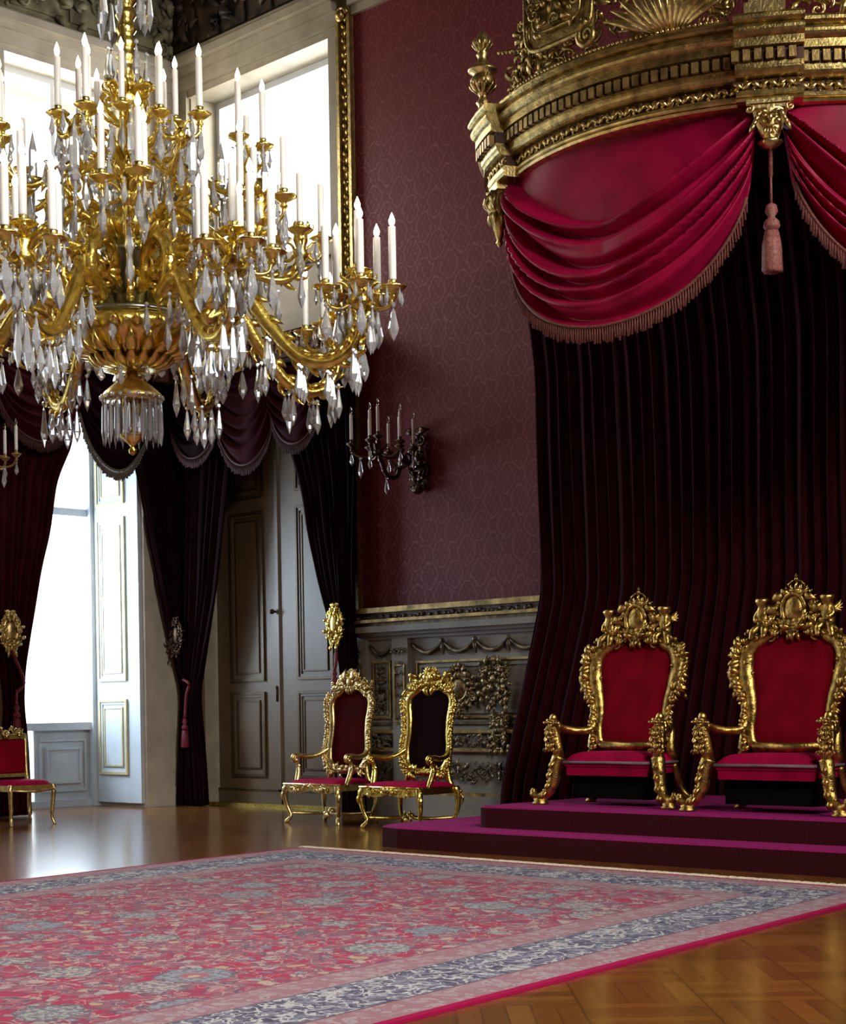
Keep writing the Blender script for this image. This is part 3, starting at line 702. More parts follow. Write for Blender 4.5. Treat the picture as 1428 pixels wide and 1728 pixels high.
# urn finial on the left ressaut, pedestal with ball on the right one
def place(m, ang, off, z):
    p, n = ell(ang, off); t = V((-n.y, n.x, 0)); R = Matrix((t, n, Zv)).transposed().to_4x4()
    m.T = Matrix.Translation(CAN_off+p+V((0, 0, z))) @ R
m = M(); place(m, 240.5, .02, ZT+.05)
URN = [(.07, 0), (.075, .05), (.05, .07), (.045, .12), (.065, .15), (.035, .19), (.035, .22), (.06, .26), (.10, .32), (.11, .38), (.085, .42), (.08, .43), (.125, .46), (.13, .48), (.10, .51), (.05, .54), (.04, .60), (.055, .63), (.035, .66), (.06, .69), (.068, .74), (.045, .82), (.015, .87)]
m.lathe([(r, z*.86) for r, z in URN], 20, (0, 0, 0), True)
for k in range(10):
    w = 2*pi*k/10; leaf(m, (.05*cos(w), .05*sin(w), .21), (cos(w)*.5, sin(w)*.5, 1), (cos(w), sin(w), 0), .12, .025, .6, 5)
    m.ball((.055*cos(w), .055*sin(w), .6), .016, 6, 4); leaf(m, (.035*cos(w), .035*sin(w), .57), (cos(w)*.3, sin(w)*.3, 1), (cos(w), sin(w), 0), .12, .02, .6, 5)
for s in (-1, 1): scroll(m, (s*.13, 0, .36), V((s, 0, 0)), V((0, 0, 1)), .05, .014, 1.2, 1.5, 1)
m.obj('urn_finial', GOLDP, CAN)
m = M(); place(m, 297.5, -.05, ZT+.05)
m.box(-.15, .15, -.12, .12, 0, .10); m.box(-.12, .12, -.1, .1, .10, .18)
m.lathe([(.09, .18), (.1, .21), (.06, .24), (.07, .3), (.11, .34), (.12, .4), (.08, .46), (.05, .5), (.07, .55), (.1, .62), (.04, .7)], 20)
m.obj('pedestal_finial', GOLDP, CAN)
# mask corbels under the ressauts
def mask(ang, name):
    m = M(); place(m, ang, -.17+.11, ZT-.54)
    m.box(-.17, .17, -.10, .06, -.03, 0); m.box(-.13, .13, -.09, .04, -.06, -.03)
    m.grid(lambda u, v: V(((u*2-1)*(.125-.075*v**1.6), .05*(1-abs(u*2-1)**2.5)*(1-.25*v)+.0, -.06-.22*v)), 12, 12)
    m.grid(lambda u, v: V(((u*2-1)*(.125-.075*v**1.6), -.06, -.06-.22*v)), 4, 4)
    for s in (-1, 1):
        m.ball((s*.04, .06, -.125), (.02, .012, .012)); m.ball((s*.055, .045, -.165), (.028, .025, .025))
        leaf(m, (s*.015, .055, -.10), (s, 0, .25), (0, 1, 0), .07, .014, .5); scroll(m, (s*.15, .03, -.06), V((s, 0, 0)), V((0, 0, 1)), .04, .014, 1.2, 1, 1)
        for k in range(4): leaf(m, (s*(.06+.015*k), .03, -.07-.03*k), (s*.6, 0, -1), (0, 1, 0), .1, .02, .6, 5)
    m.tube([(0, .06, -.105), (0, .085, -.15), (0, .06, -.17)], [.012, .022, .012], 7, 1, (1, 0, 0))
    m.ball((0, .06, -.195), (.035, .018, .01)); 
    for k in range(5): leaf(m, (-.03+.015*k, .045, -.205), ((k-2)*.18, 0, -1), (0, 1, 0), .07, .012, .5, 5)
    m.lathe([(.03, -.28), (.075, -.29), (.08, -.31), (.05, -.34), (.02, -.36)], 12, (0, -.01, 0), True, 6, .15)
    return m.obj(name, GOLDP, CAN)
mask(298, 'mask_corbel')
m = M(); place(m, 241.5, -.09, ZT-.54)
m.box(-.12, .12, -.1, .05, -.06, 0)
m.lathe([(.10, -.06), (.085, -.12), (.10, -.18), (.075, -.26), (.06, -.32), (.035, -.42), (.02, -.47), (.03, -.49), (.005, -.53)], 14, (0, 0, 0), True, 7, .14)
for k in range(9):
    w = 2*pi*k/9; leaf(m, (.08*cos(w), .08*sin(w), -.07), (0, 0, -1), (cos(w), sin(w), 0), .16, .035, .7, 5); leaf(m, (.06*cos(w), .06*sin(w), -.22), (0, 0, -1), (cos(w), sin(w), 0), .14, .025, .6, 5)
m.obj('leaf_corbel', GOLDA, CAN)
# coat of arms and scrollwork standing on the cornice
def crestpiece(a0, a1, hfun, n, seed, name, mat, size=.13):
    m = M(); m.T = Matrix.Translation(CAN_off); rnd = random.Random(seed)
    for i in range(n):
        u = rnd.random(); ang = a0+(a1-a0)*u; p, nn = ell(ang, rnd.uniform(-.16, -.10)); t = V((-nn.y, nn.x, 0))
        h = hfun(u)*rnd.random()**.8; p.z = ZT+.10+h; sz = size*rnd.uniform(.5, 1.1); th = rnd.uniform(0, 2*pi); k = rnd.random()
        if k < .5: leaf(m, p, t*cos(th)+V((0, 0, sin(th))), nn, sz*1.3, sz*.24, .6, 5)
        elif k < .85: scroll(m, p, t, V((0, 0, 1)), sz*.5, sz*.12, 1.2, th, rnd.choice((-1, 1)), 5)
        else: m.ball(p, sz*.18, 6, 4)
    return m.obj(name, mat, CAN)
crestpiece(247, 262, lambda u: .10+.50*sin(pi*min(1, u*1.15))**1.2*(1 if u < .75 else .8), 150, 1, 'scrollwork', GOLDA, .13)
crestpiece(261, 293, lambda u: .10+.75*(1-u*.55), 210, 2, 'scrollwork', GOLDA, .15)
crestpiece(302, 312, lambda u: .25, 30, 5, 'scrollwork', GOLDP, .15)
m = M(); place(m, 266, -.03, ZT+.05)
for w_, h_, o_, r_ in ((.36, .40, .10, .022), (.26, .28, .12, .014)):
    pts = []
    for k in range(40):
        q = 2*pi*k/39; c_, s_ = cos(q), sin(q); pts.append((w_*abs(c_)**.35*(1 if c_ > 0 else -1), o_, .55+h_*abs(s_)**.35*(1 if s_ > 0 else -1)))
    m.tube(pts, r_, 7, 1, (0, 1, 0))
m.box(-.33, .33, .04, .09, .18, .95); m.box(-.07, .07, .09, .12, .3, .8)
carve(m, (0, .12, .55), (1, 0, 0), (0, 0, 1), (0, 1, 0), .3, .35, 26, 11, .07)
scroll(m, (.34, .13, .10), V((1, 0, 0)), V((0, 0, 1)), .11, .03, 1.4, 1.6, 1)
for k in range(8): m.ball((-.35-.045*k, .1, .2+.01*k), .02, 6, 4)
m.obj('coat_of_arms', GOLDA, CAN)
m = M(); place(m, 284, -.04, ZT+.05)
for k in range(13):
    q = radians(-70+140*k/12); leaf(m, (0.02*(k-6), .03, .03), (sin(q), .1, cos(q)), (0, 1, 0), .42, .035, .35, 6)
for k in range(9): m.ball((-.35+.03*k, .05, .1+.02*k), .02, 6, 4)
scroll(m, (-.22, .05, .25), V((-1, 0, 0)), V((0, 0, 1)), .13, .03, 1.5, 0, 1); scroll(m, (.25, .05, .25), V((1, 0, 0)), V((0, 0, 1)), .12, .03, 1.5, 0, 1)
m.obj('shell_ornament', GOLDP, CAN)
m = M(); m.T = Matrix.Translation(CAN_off)
for k in range(46):
    p, nn = ell(255+k*.8, -.015); p.z = ZT+.075; m.ball(p, .018, 6, 4)
m.obj('pearl_row', GOLDP, CAN)

# canopy swags
def canopy_swag(a0, a1, drop, label, fr=LEAD, mat=SWAG):
    base = lambda s: ell(a0+(a1-a0)*s, -.27)[0]+V((0, 0, ZT-.50)); outd = lambda s: ell(a0+(a1-a0)*s)[1]
    o, fn = swag('canopy_swag', base, outd, drop, 5.2, .20, mat, None, .62, .45, .30, 110, 100, .10)
    tag(o, label, 'swag', 'crimson silk swags under the canopy'); fringe('fringe', fn, o, .13, 110, fr, .011); return o
canopy_swag(243.5, 297, 1.52, 'shadowed crimson swag on the side of the canopy towards the sconce')
canopy_swag(299, 345, 1.45, 'brightly lit magenta swag at the front right of the canopy')
m = M(); p, nn = ell(298, -.2); p.z = 4.98; tassel(m, p, .52, .07)
m.tube([p+V((0, 0, .2)), p+V((0, 0, .75))], .018, 6, 1, (0, 1, 0))
tag(m.obj('canopy_tassel', simple('dusty_rose_silk', (.36, .12, .10), .6, 0, .3, 60)), 'rose tassel hanging below the carved mask between the two swags', 'tassel')
# throne back curtain
rows = [(6.05, 6.3, 13.4), (4.7, 6.5, 13.4), (2.4, 6.52, 13.4), (1.85, 6.36, 13.4), (1.0, 6.1, 13.4), (.38, 5.92, 13.4), (.0, 5.9, 13.4)]
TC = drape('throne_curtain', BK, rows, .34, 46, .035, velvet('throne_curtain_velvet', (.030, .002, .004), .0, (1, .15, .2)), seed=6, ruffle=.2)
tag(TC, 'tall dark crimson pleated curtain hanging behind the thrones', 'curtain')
# dais
DA = thing('dais', 'two-step carpeted throne platform with magenta treads and risers coloured darker for shade', 'platform', (9.8, -1.8, 0))
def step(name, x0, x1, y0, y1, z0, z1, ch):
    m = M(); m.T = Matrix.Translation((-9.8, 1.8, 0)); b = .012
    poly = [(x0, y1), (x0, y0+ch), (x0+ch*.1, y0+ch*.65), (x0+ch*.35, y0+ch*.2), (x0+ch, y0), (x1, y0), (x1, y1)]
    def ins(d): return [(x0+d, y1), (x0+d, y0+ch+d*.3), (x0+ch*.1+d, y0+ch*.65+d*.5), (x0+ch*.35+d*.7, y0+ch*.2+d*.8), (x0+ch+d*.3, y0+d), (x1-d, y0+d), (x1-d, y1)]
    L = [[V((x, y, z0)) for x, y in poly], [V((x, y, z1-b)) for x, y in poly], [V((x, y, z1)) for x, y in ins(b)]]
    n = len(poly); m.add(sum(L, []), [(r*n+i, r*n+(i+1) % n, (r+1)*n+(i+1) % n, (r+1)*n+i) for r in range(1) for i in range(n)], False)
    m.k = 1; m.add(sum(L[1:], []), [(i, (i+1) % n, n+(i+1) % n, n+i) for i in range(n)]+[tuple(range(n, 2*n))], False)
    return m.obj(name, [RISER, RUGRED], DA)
step('lower_step', 7.0, 14.0, -3.4, -.62, 0, .185, .42)
step('upper_step', 8.0, 13.6, -3.0, -.62, .185, .37, .12)

# ================================================================== SEATING
def skinfig(pts, edges, radii, name, mat, parent, T):
    me = bpy.data.meshes.new(name); me.from_pydata([tuple(T @ V(p)) for p in pts], edges, []); me.materials.append(mat)
    o = bpy.data.objects.new(name, me); COL.objects.link(o); o.parent = parent
    me.skin_vertices or None
    sk = o.modifiers.new('skin', 'SKIN')
    if not me.skin_vertices: me.attributes
    for v, r in zip(me.skin_vertices[0].data, radii): v.radius = (r, r)
    me.skin_vertices[0].data[0].use_root = True
    sk.use_smooth_shade = True
    s = o.modifiers.new('sub', 'SUBSURF'); s.levels = s.render_levels = 1
    return o
def cherub(parent, c, s, k=1.0, mat=GOLDT):
    """small seated winged putto; s=+1 on the sitter's one side, leaning towards the crest"""
    pts = [(0, 0, .02), (0, -.005, .075), (0, -.005, .125), (0, -.005, .15), (0, -.012, .185), (0, -.012, .215),   # pelvis..head
           (-.028, 0, .125), (-.075, -.02, .115), (-.115, -.02, .135), (-.13, -.02, .14),                                # inner arm to crest
           (.028, 0, .125), (.05, -.02, .08), (.03, -.05, .055), (.022, -.055, .05),
           (-.02, -.01, .005), (-.045, -.06, .0), (-.04, -.065, -.055), (-.045, -.085, -.06),
           (.02, -.01, .005), (.05, -.055, -.01), (.06, -.06, -.065), (.065, -.08, -.07)]
    ed = [(0, 1), (1, 2), (2, 3), (3, 4), (4, 5), (2, 6), (6, 7), (7, 8), (8, 9), (2, 10), (10, 11), (11, 12), (12, 13), (0, 14), (14, 15), (15, 16), (16, 17), (0, 18), (18, 19), (19, 20), (20, 21)]
    ra = [.046, .044, .042, .022, .058, .05, .022, .02, .018, .014, .022, .02, .018, .014, .034, .03, .022, .015, .034, .03, .022, .015]
    T = Matrix.Translation(c) @ Matrix.Diagonal((s*k, k, k, 1))
    o = skinfig(pts, ed, [r*k for r in ra], 'cherub', mat, parent, T)
    m = M(); m.T = T
    for w in (-1, 1):
        for q in range(4): leaf(m, (w*.012, .03, .11), (w*(.5+.1*q), .5, .75-.3*q), (0, 1, 0), .085-.008*q, .02, .3, 5)
    m.obj('wing', mat, o)

def back_outline(w_list, z0, z1, n=14):
    ts = [t for t, _ in w_list]; ws = [w for _, w in w_list]; L = []
    for i in range(n+1):
        t = i/n; L.append((lerp(t, ts, ws), z0+(z1-z0)*t))
    return L
def make_seat_back(parent, wl, z0, z1, yb, rec, frame_r, uph, gold, arch=.06, bulge=None, seed=1, puff=.03):
    Y = lambda z: yb+(z-z0)*rec
    m = M(); ts = [t for t, _ in wl]; ws = [w for _, w in wl]
    def fn(u, v):
        w = lerp(v, ts, ws); x = (2*u-1)*w; z = z0+(z1-z0)*v + arch*(1-(2*u-1)**2)*max(0, (v-.6)/.4)
        return V((x, Y(z)-puff*(1-(2*u-1)**4)*(1-(2*v-1)**4)-.01, z))
    m.grid(fn, 16, 20); m.grid(lambda u, v: fn(u, v)+V((0, .05+puff*(1-(2*u-1)**4)*(1-(2*v-1)**4), 0)), 16, 20)
    m.obj('backrest', uph, parent)
    m = M(); n = 22; L = [(lerp(i/n, ts, ws), i/n) for i in range(n+1)]
    left = [(-w, t) for w, t in L]; right = [(w, t) for w, t in reversed(L)]
    pts = []; rad = []
    for x, t in left:
        z = z0+(z1-z0)*t; pts.append(V((x-frame_r(t)*.6, Y(z)-.01, z))); rad.append(frame_r(t))
    wt = ws[-1]
    for i in range(1, 10):
        u = i/10; x = -wt+2*wt*u; z = z1+arch*(1-(2*u-1)**2)+frame_r(1)*.6; pts.append(V((x, Y(z)-.01, z))); rad.append(frame_r(1))
    for x, t in right:
        z = z0+(z1-z0)*t; pts.append(V((x+frame_r(t)*.6, Y(z)-.01, z))); rad.append(frame_r(t))
    m.tube(pts, rad, 8, .8, (0, 1, 0))
    m.tube([V((-ws[0]-.02, Y(z0)-.01, z0)), V((0, Y(z0)-.02, z0-.015)), V((ws[0]+.02, Y(z0)-.01, z0))], frame_r(0)*.9, 8, 1.0, (0, 1, 0))
    # inner bead
    rnd = random.Random(seed)
    for i, (p, r) in enumerate(zip(pts, rad)):
        if r > .04:
            out = 1 if p.x > 0 else -1
            for q in range(3):
                leaf(m, p+V((out*r*.5, -.03, rnd.uniform(-.02, .02))), (out*rnd.uniform(.2, 1), -.1, rnd.uniform(-.8, 1)), (0, -1, 0), r*1.5, r*.36, .7, 5)
            m.ball(p+V((out*r*1.1, -.02, rnd.uniform(-.02, .02))), r*.26, 6, 4)
        else:
            leaf(m, p+V((0, -.03, 0)), (0, 0, 1 if i < len(pts)/2 else -1), (0, -1, 0), r*2.2, r*.5, .4, 5)
    m.obj('back_frame', gold, parent)
    return Y

def make_throne(loc, label, lean=0):
    t = thing('throne', label, 'throne', loc, 0, 'gilded thrones on the dais')
    G = GOLDT
    wl = [(0, .30), (.06, .33), (.16, .345), (.30, .335), (.42, .345), (.55, .38), (.70, .41), (.84, .405), (.93, .36), (.98, .29), (1, .24)]
    fr = lambda q: lerp(q, [0, .3, .45, .6, .85, 1], [.045, .05, .06, .08, .08, .065])
    Y = make_seat_back(t, wl, .52, 1.41, .03, .16, fr, BACKV, G, .05, seed=3)
    # outer shoulder carving
    for s in (-1, 1):
        m = M(); carve(m, (s*.47, Y(1.2)-.03, 1.2), (s, 0, 0), (0, 0, 1), (0, -1, 0), .055, .24, 34, 5, .05, mirror=False); m.obj('shoulder_carving', G, t)
        m = M(); m.tube(smoothpath([(s*.41, Y(.66), .66), (s*.43, Y(.5), .5), (s*.43, .06, .36), (s*.46, .12, .15), (s*.52, .15, .04)], 5), [.045]*9+[.035]*12, 8); m.obj('rear_post', G, t)
    # crest
    m = M(); yc = Y(1.55)-.02
    m.ball((0, yc-.03, 1.615), (.095, .05, .12), 14, 10)
    m.tube([(.105*cos(k*pi/10), yc-.05, 1.615+.13*sin(k*pi/10)) for k in range(21)], .018, 6, 1, (0, 1, 0))
    carve(m, (0, yc, 1.62), (1, 0, 0), (0, 0, 1), (0, -1, 0), .19, .17, 26, 8, .08, 'ring')
    for k in range(15):
        q = radians(-105+210*k/14); leaf(m, (.11*sin(q), yc+.01, 1.62+.12*cos(q)), (sin(q), 0, cos(q)), (0, -1, 0), .10, .018, .5, 5)
    carve(m, (0, Y(1.46)-.05, 1.46), (1, 0, 0), (0, 0, 1), (0, -1, 0), .26, .05, 16, 9, .07)
    leaf(m, (0, Y(1.45)-.06, 1.45), (0, 0, -1), (0, -1, 0), .10, .035, .7)
    m.obj('crest', G, t)
    m = M(); m.T = Matrix.Translation((0, yc, 1.75))
    m.lathe([(.055, 0), (.062, .02), (.055, .03)], 14)
    for k in range(6):
        q = 2*pi*k/6; m.tube([(.055*cos(q), .055*sin(q), .03), (.075*cos(q), .075*sin(q), .065), (.04*cos(q), .04*sin(q), .095), (0, 0, .1)], .008, 5)
    m.ball((0, 0, .11), .016); m.box(-.004, .004, -.004, .004, .12, .155); m.box(-.014, .014, -.004, .004, .134, .142)
    m.obj('crown', G, t)
    cherub(t, (.30, Y(1.47)-.03, 1.47), 1, 1.2, G); cherub(t, (-.30, Y(1.47)-.03, 1.47), -1, 1.2, G)
    # seat
    m = M(); W, D0, D1 = .45, -.34, .08
    def cush(u, v):
        a = 2*u-1; b = 2*v-1; e = (1-abs(a)**6)*(1-abs(b)**6)
        return V((a*W, D0+(D1-D0)*v, .385+.085*e**.5))
    m.grid(cush, 20, 14); m.box(-W, W, D0, D1, .34, .39); m.obj('seat', SEATV, t)
    m = M(); m.tube([(-W-.01, D0-.006, .375), (W+.01, D0-.006, .375)], .014, 6); m.tube([(-W-.006, D0, .375), (-W-.006, D1, .375)], .014, 6); m.tube([(W+.006, D0, .375), (W+.006, D1, .375)], .014, 6)
    m.obj('braid', simple('grey_braid', (.22, .14, .17), .6) if 'grey_braid' not in bpy.data.materials else bpy.data.materials['grey_braid'], t)
    m = M(); m.box(-W+.01, W-.01, D0+.01, D0+.04, .26, .345); m.box(-W+.02, W-.02, D0+.04, D1, .28, .345); m.obj('seat_valance', SEATV, t)
    # arms
    for s in (-1, 1):
        m = M(); P = smoothpath([(s*.40, Y(.72), .74), (s*.43, .0, .66), (s*.49, -.10, .645), (s*.55, -.20, .665), (s*.575, -.29, .69)], 6)
        m.tube(P, [.035]*len(P), 8)
        scroll(m, (s*.58, -.31, .67), V((0, -1, 0)), V((0, 0, 1)), .06, .026, 1.3, 2, 1)
        m.ball((s*.58, -.33, .76), (.035, .035, .042), 10, 8); m.ball((s*.58, -.345, .715), (.045, .04, .04)); m.tube([(s*.58, -.33, .715), (s*.575, -.33, .60), (s*.555, -.31, .50), (s*.54, -.31, .41)], [.042, .055, .045, .05], 10)
        carve(m, (s*.575, -.37, .60), (1, 0, 0), (0, 0, 1), (0, -1, 0), .06, .13, 18, 4, .05)
        for q in range(4): leaf(m, (s*.595, -.33, .70-.05*q), (s*.6, -.5, -.8), (0, -.7, .7), .09, .022, .6, 5)
        m.obj('arm', G, t)
    # front legs: sabre legs sweeping out to an up-turned scroll on a round pad
    for s in (-1, 1):
        m = M(); P = smoothpath([(s*.54, -.31, .42), (s*.565, -.33, .32), (s*.58, -.34, .2), (s*.625, -.36, .11), (s*.70, -.38, .065), (s*.76, -.40, .085), (s*.765, -.40, .12)], 5)
        m.tube(P, [.062-.034*i/(len(P)-1) for i in range(len(P))], 8)
        m.ball(P[-1], .026, 8, 6); m.lathe([(.07, 0), (.075, .015), (.055, .03), (.065, .045), (.04, .06)], 16, (s*.70, -.38, 0))
        for q in range(4):
            p = P[min(len(P)-1, 2+q*4)]; leaf(m, p+V((0, -.045, .0)), (s*.3, -.15, -.9), (s*.2, -1, 0), .09, .03, .7, 5); m.ball(p+V((s*.04, -.03, 0)), .017, 6, 4)
        m.obj('leg', G, t)
    for s in (-1, 1):
        m = M(); P = smoothpath([(s*.44, .05, .36), (s*.45, .09, .2), (s*.50, .13, .1), (s*.57, .14, .065), (s*.62, .14, .11), (s*.64, .14, .17)], 5)
        m.tube(P, [.035-.025*i/(len(P)-1) for i in range(len(P))], 8); m.lathe([(.045, 0), (.05, .015), (.035, .03), (.04, .045), (.03, .06)], 14, (s*.55, .14, 0)); m.obj('leg', G, t)
    m = M(); m.box(-.42, .42, D0+.08, D1-.02, .06, .28); m.obj('underseat_box', CAVE, t)  # near-black box filling the space below the seat
    return t
make_throne((9.03, -2.12, .37), 'gilded throne with crimson back and cherubs, the one nearer the side armchairs')
T2 = make_throne((10.73, -2.28, .37), 'gilded throne with crimson back and cherubs, below the brightly lit swag')

def make_armchair(loc, label, mat_g, uph, seed):
    t = thing('armchair', label, 'armchair', loc, 0, 'gilt armchairs against the dado')
    wl = [(0, .19), (.05, .24), (.12, .275), (.28, .285), (.45, .265), (.62, .265), (.78, .29), (.88, .29), (.95, .25), (1, .17)]
    fr = lambda q: lerp(q, [0, .2, .5, .8, 1], [.05, .041, .044, .05, .05])
    Y = make_seat_back(t, wl, .58, 1.43, .22, .11, fr, uph, mat_g, .04, seed=seed, puff=.015)
    m = M(); yc = Y(1.52)-.02
    carve(m, (0, yc, 1.51), (1, 0, 0), (0, 0, 1), (0, -1, 0), .27, .06, 26, seed+3, .08)
    m.ball((0, yc-.03, 1.54), (.055, .035, .07), 12, 8); carve(m, (0, yc, 1.57), (1, 0, 0), (0, 0, 1), (0, -1, 0), .10, .09, 12, seed+4, .07)
    for k in range(7): q = radians(-60+20*k); leaf(m, (.04*sin(q), yc, 1.60), (sin(q), 0, cos(q)), (0, -1, 0), .09, .016, .4, 5)
    for s in (-1, 1): carve(m, (s*.27, yc+.01, 1.47), (s, 0, 0), (0, 0, 1), (0, -1, 0), .08, .07, 9, seed+5, .07, mirror=False)
    m.obj('crest', mat_g, t)
    m = M(); carve(m, (0, Y(.55)-.02, .56), (1, 0, 0), (0, 0, 1), (0, -1, 0), .24, .035, 16, seed+6, .06)
    for s in (-1, 1): m.tube(smoothpath([(s*.28, Y(.62), .63), (s*.30, .23, .5), (s*.32, .24, .44)], 5), .035, 8)
    m.obj('back_apron', mat_g, t)
    W, D0, D1 = .40, -.33, .24
    m = M()
    def cush(u, v):
        a = 2*u-1; b = 2*v-1; e = (1-abs(a)**6)*(1-abs(b)**6); return V((a*W*(1-.06*v), D0+(D1-D0)*v, .435+.05*e**.5))
    m.grid(cush, 18, 14); m.box(-W*.94, W*.94, D0+.005, D1, .40, .44); m.obj('seat', SEATV, t)
    m = M()
    def rail(u, q):
        z = .40 if q else .405-.06-.03*cos(2*pi*u*2)
        return z
    n = 16
    vs = []
    for i in range(n+1):
        u = i/n; x = -W-.02+2*(W+.02)*u; zl = .365-.035*abs(sin(2*pi*u))
        vs += [V((x, D0-.02, .43)), V((x, D0-.02, zl)), V((x, D0+.02, zl)), V((x, D0+.02, .43))]
    m.add(vs, [(i*4+j, (i+1)*4+j, (i+1)*4+(j+1) % 4, i*4+(j+1) % 4) for i in range(n) for j in range(4)]+[(0, 1, 2, 3), (n*4+3, n*4+2, n*4+1, n*4)], False)
    for s in (-1, 1): m.box(s*(W+.005), s*(W-.03), D0, D1, .36, .43)
    m.box(-W, W, D1-.02, D1+.01, .36, .43)
    m.tube([(-W-.03, D0-.025, .43), (W+.03, D0-.025, .43)], .012, 6); carve(m, (0, D0-.03, .385), (1, 0, 0), (0, 0, 1), (0, -1, 0), .3, .025, 14, seed+7, .05)
    m.obj('seat_rail', mat_g, t)
    for s in (-1, 1):
        m = M(); P = smoothpath([(s*.31, Y(.80), .82), (s*.37, .12, .74), (s*.41, -.02, .72), (s*.43, -.13, .735), (s*.43, -.19, .72)], 6)
        m.tube(P, [.028]*len(P), 8); scroll(m, (s*.43, -.18, .70), V((0, -1, 0)), V((0, 0, 1)), .045, .022, 1.2, 1.5, -1)
        m.tube(smoothpath([(s*.43, -.17, .70), (s*.43, -.13, .62), (s*.42, -.15, .52), (s*.405, -.19, .42)], 5), [.022]*5+[.03]*8+[.026]*3, 8); m.obj('arm', mat_g, t)
    for sx in (-1, 1):
        for sy, y0 in ((-1, D0+.02), (1, D1-.02)):
            m = M(); k = .8 if sy < 0 else .5
            P = smoothpath([(sx*(W-.01), y0, .42), (sx*(W+.035*k), y0+sy*.035*k, .34), (sx*(W+.02), y0+sy*.01, .2), (sx*(W-.02), y0-sy*.01, .08), (sx*(W+.015), y0+sy*.02, .02), (sx*(W+.03), y0+sy*.035, .015)], 5)
            m.tube(P, [.042, .045, .045, .042, .04, .038, .035, .032, .03, .028, .026, .024, .022, .021, .02, .02, .02, .021, .022, .024, .026, .026, .024, .022, .02, .015], 8)
            leaf(m, V((sx*(W+.04), y0+sy*.03, .36)), (0, 0, -1), (sx, sy, 0), .13, .03, .5); m.ball((sx*(W+.045), y0+sy*.03, .38), .02)
            m.obj('leg', mat_g, t)
    m = M()
    for s in (-1, 1): m.tube(smoothpath([(s*(W-.01), D0+.03, .11), (s*.2, -.1, .10), (0, -.04, .12)], 5), .017, 7); m.tube(smoothpath([(s*(W-.01), D1-.03, .11), (s*.2, .02, .10), (0, -.04, .12)], 5), .017, 7)
    m.ball((0, -.04, .13), (.045, .045, .03)); carve(m, (0, -.07, .12), (1, 0, 0), (0, 0, 1), (0, -1, 0), .06, .02, 6, 2, .05)
    m.obj('stretcher', mat_g, t)
    return t
make_armchair((4.40, -1.38, 0), 'gilt armchair with dark red back in front of the second door leaf', GOLDP, DKRED, 40)
make_armchair((5.74, -1.50, 0), 'gilt armchair with near-black back standing between its twin and the dais', GOLD, velvet('plum_black_upholstery', (.012, .002, .003), .0), 60)

# small side chair by the bright window, facing into the room
SC = thing('side_chair', 'small gilt side chair with magenta seat beside the bright window', 'chair', (1.50, -3.53, 0), radians(90))
W, D0, D1 = .27, -.27, .22
m = M(); m.grid(lambda u, v: V(((2*u-1)*W, D0+(D1-D0)*v, .455+.055*((1-abs(2*u-1)**5)*(1-abs(2*v-1)**5))**.5)), 14, 12); m.box(-W+.01, W-.01, D0+.01, D1, .43, .46); m.obj('seat', SEATV, SC)
m = M(); m.box(-W-.01, W+.01, D0-.015, D0+.015, .385, .45); m.box(-W-.01, W+.01, D1-.015, D1+.015, .385, .45)
for s in (-1, 1): m.box(s*(W+.01), s*(W-.02), D0, D1, .385, .45)
m.tube([(-W-.01, D0-.018, .40), (0, D0-.022, .375), (W+.01, D0-.018, .40)], .014, 6); m.obj('seat_rail', GOLDP, SC)
for sx in (-1, 1):
    for sy, y0 in ((-1, D0+.01), (1, D1-.01)):
        m = M(); P = smoothpath([(sx*W, y0, .45), (sx*(W+.01), y0+sy*.015, .38), (sx*(W-.005), y0, .2), (sx*(W-.005), y0-sy*.005, .08), (sx*(W+.01), y0+sy*.03, .0)], 5)
        m.tube(P, [.032-.017*i/(len(P)-1) for i in range(len(P))], 8); m.obj('leg', GOLDP, SC)
m = M(); RY = lambda z: D1+(z-.45)*.12
for s in (-1, 1): m.tube(smoothpath([(s*(W-.01), RY(.45), .43), (s*(W-.02), RY(.6), .6), (s*(W-.005), RY(1.0), 1.0)], 5), .026, 8)
m.box(-W+.01, W-.01, RY(.56)-.015, RY(.56)+.015, .53, .57); m.box(-W-.01, W+.01, RY(.99)-.02, RY(.99)+.02, .96, 1.02)
carve(m, (0, RY(1.02)-.01, 1.04), (1, 0, 0), (0, 0, 1), (0, -1, 0), .2, .03, 14, 77, .06); m.obj('back_frame', GOLDP, SC)
m = M(); m.box(-W+.035, W-.035, RY(.76)-.03, RY(.76)+.025, .58, .95); m.obj('backrest', BACKV, SC)

# ================================================================== CANDLE FITTINGS
def candle_mesh(h, r):
    m = M(); m.lathe([(r*.9, 0), (r, .02), (r, h*.5), (r*.96, h-.01), (r*.5, h)], 9); m.k = 1
    m.lathe([(r*.35, h), (r*.75, h+.015), (r*.85, h+.035), (r*.45, h+.065), (.001, h+.09)], 8, (0, 0, 0), True); return m
def pan_mesh(r, cols=1):
    m = M(); m.lathe([(r*.12, -.09), (r*.35, -.07), (r*.2, -.05), (r*.45, -.035), (r*.95, -.012), (r*1.05, .0), (r*.95, .006), (r*.4, .0), (r*.32, .035), (r*.36, .045), (r*.2, .045)], 12, (0, 0, 0), True, 6, .04)
    return m
def drop_mesh(L, r, bead=True):
    m = M(); m.smooth = False
    if bead: m.lathe([(.001, 0), (r*.35, -.03*L), (r*.5, -.08*L), (r*.3, -.13*L), (.002, -.16*L)], 6, (0, 0, 0), False)
    m.lathe([(.002, -.17*L), (r*.35, -.25*L), (r*.6, -.42*L), (r, -.68*L), (r*.75, -.82*L), (r*.2, -.96*L), (.001, -L)], 6, (0, 0, 0), False)
    return m
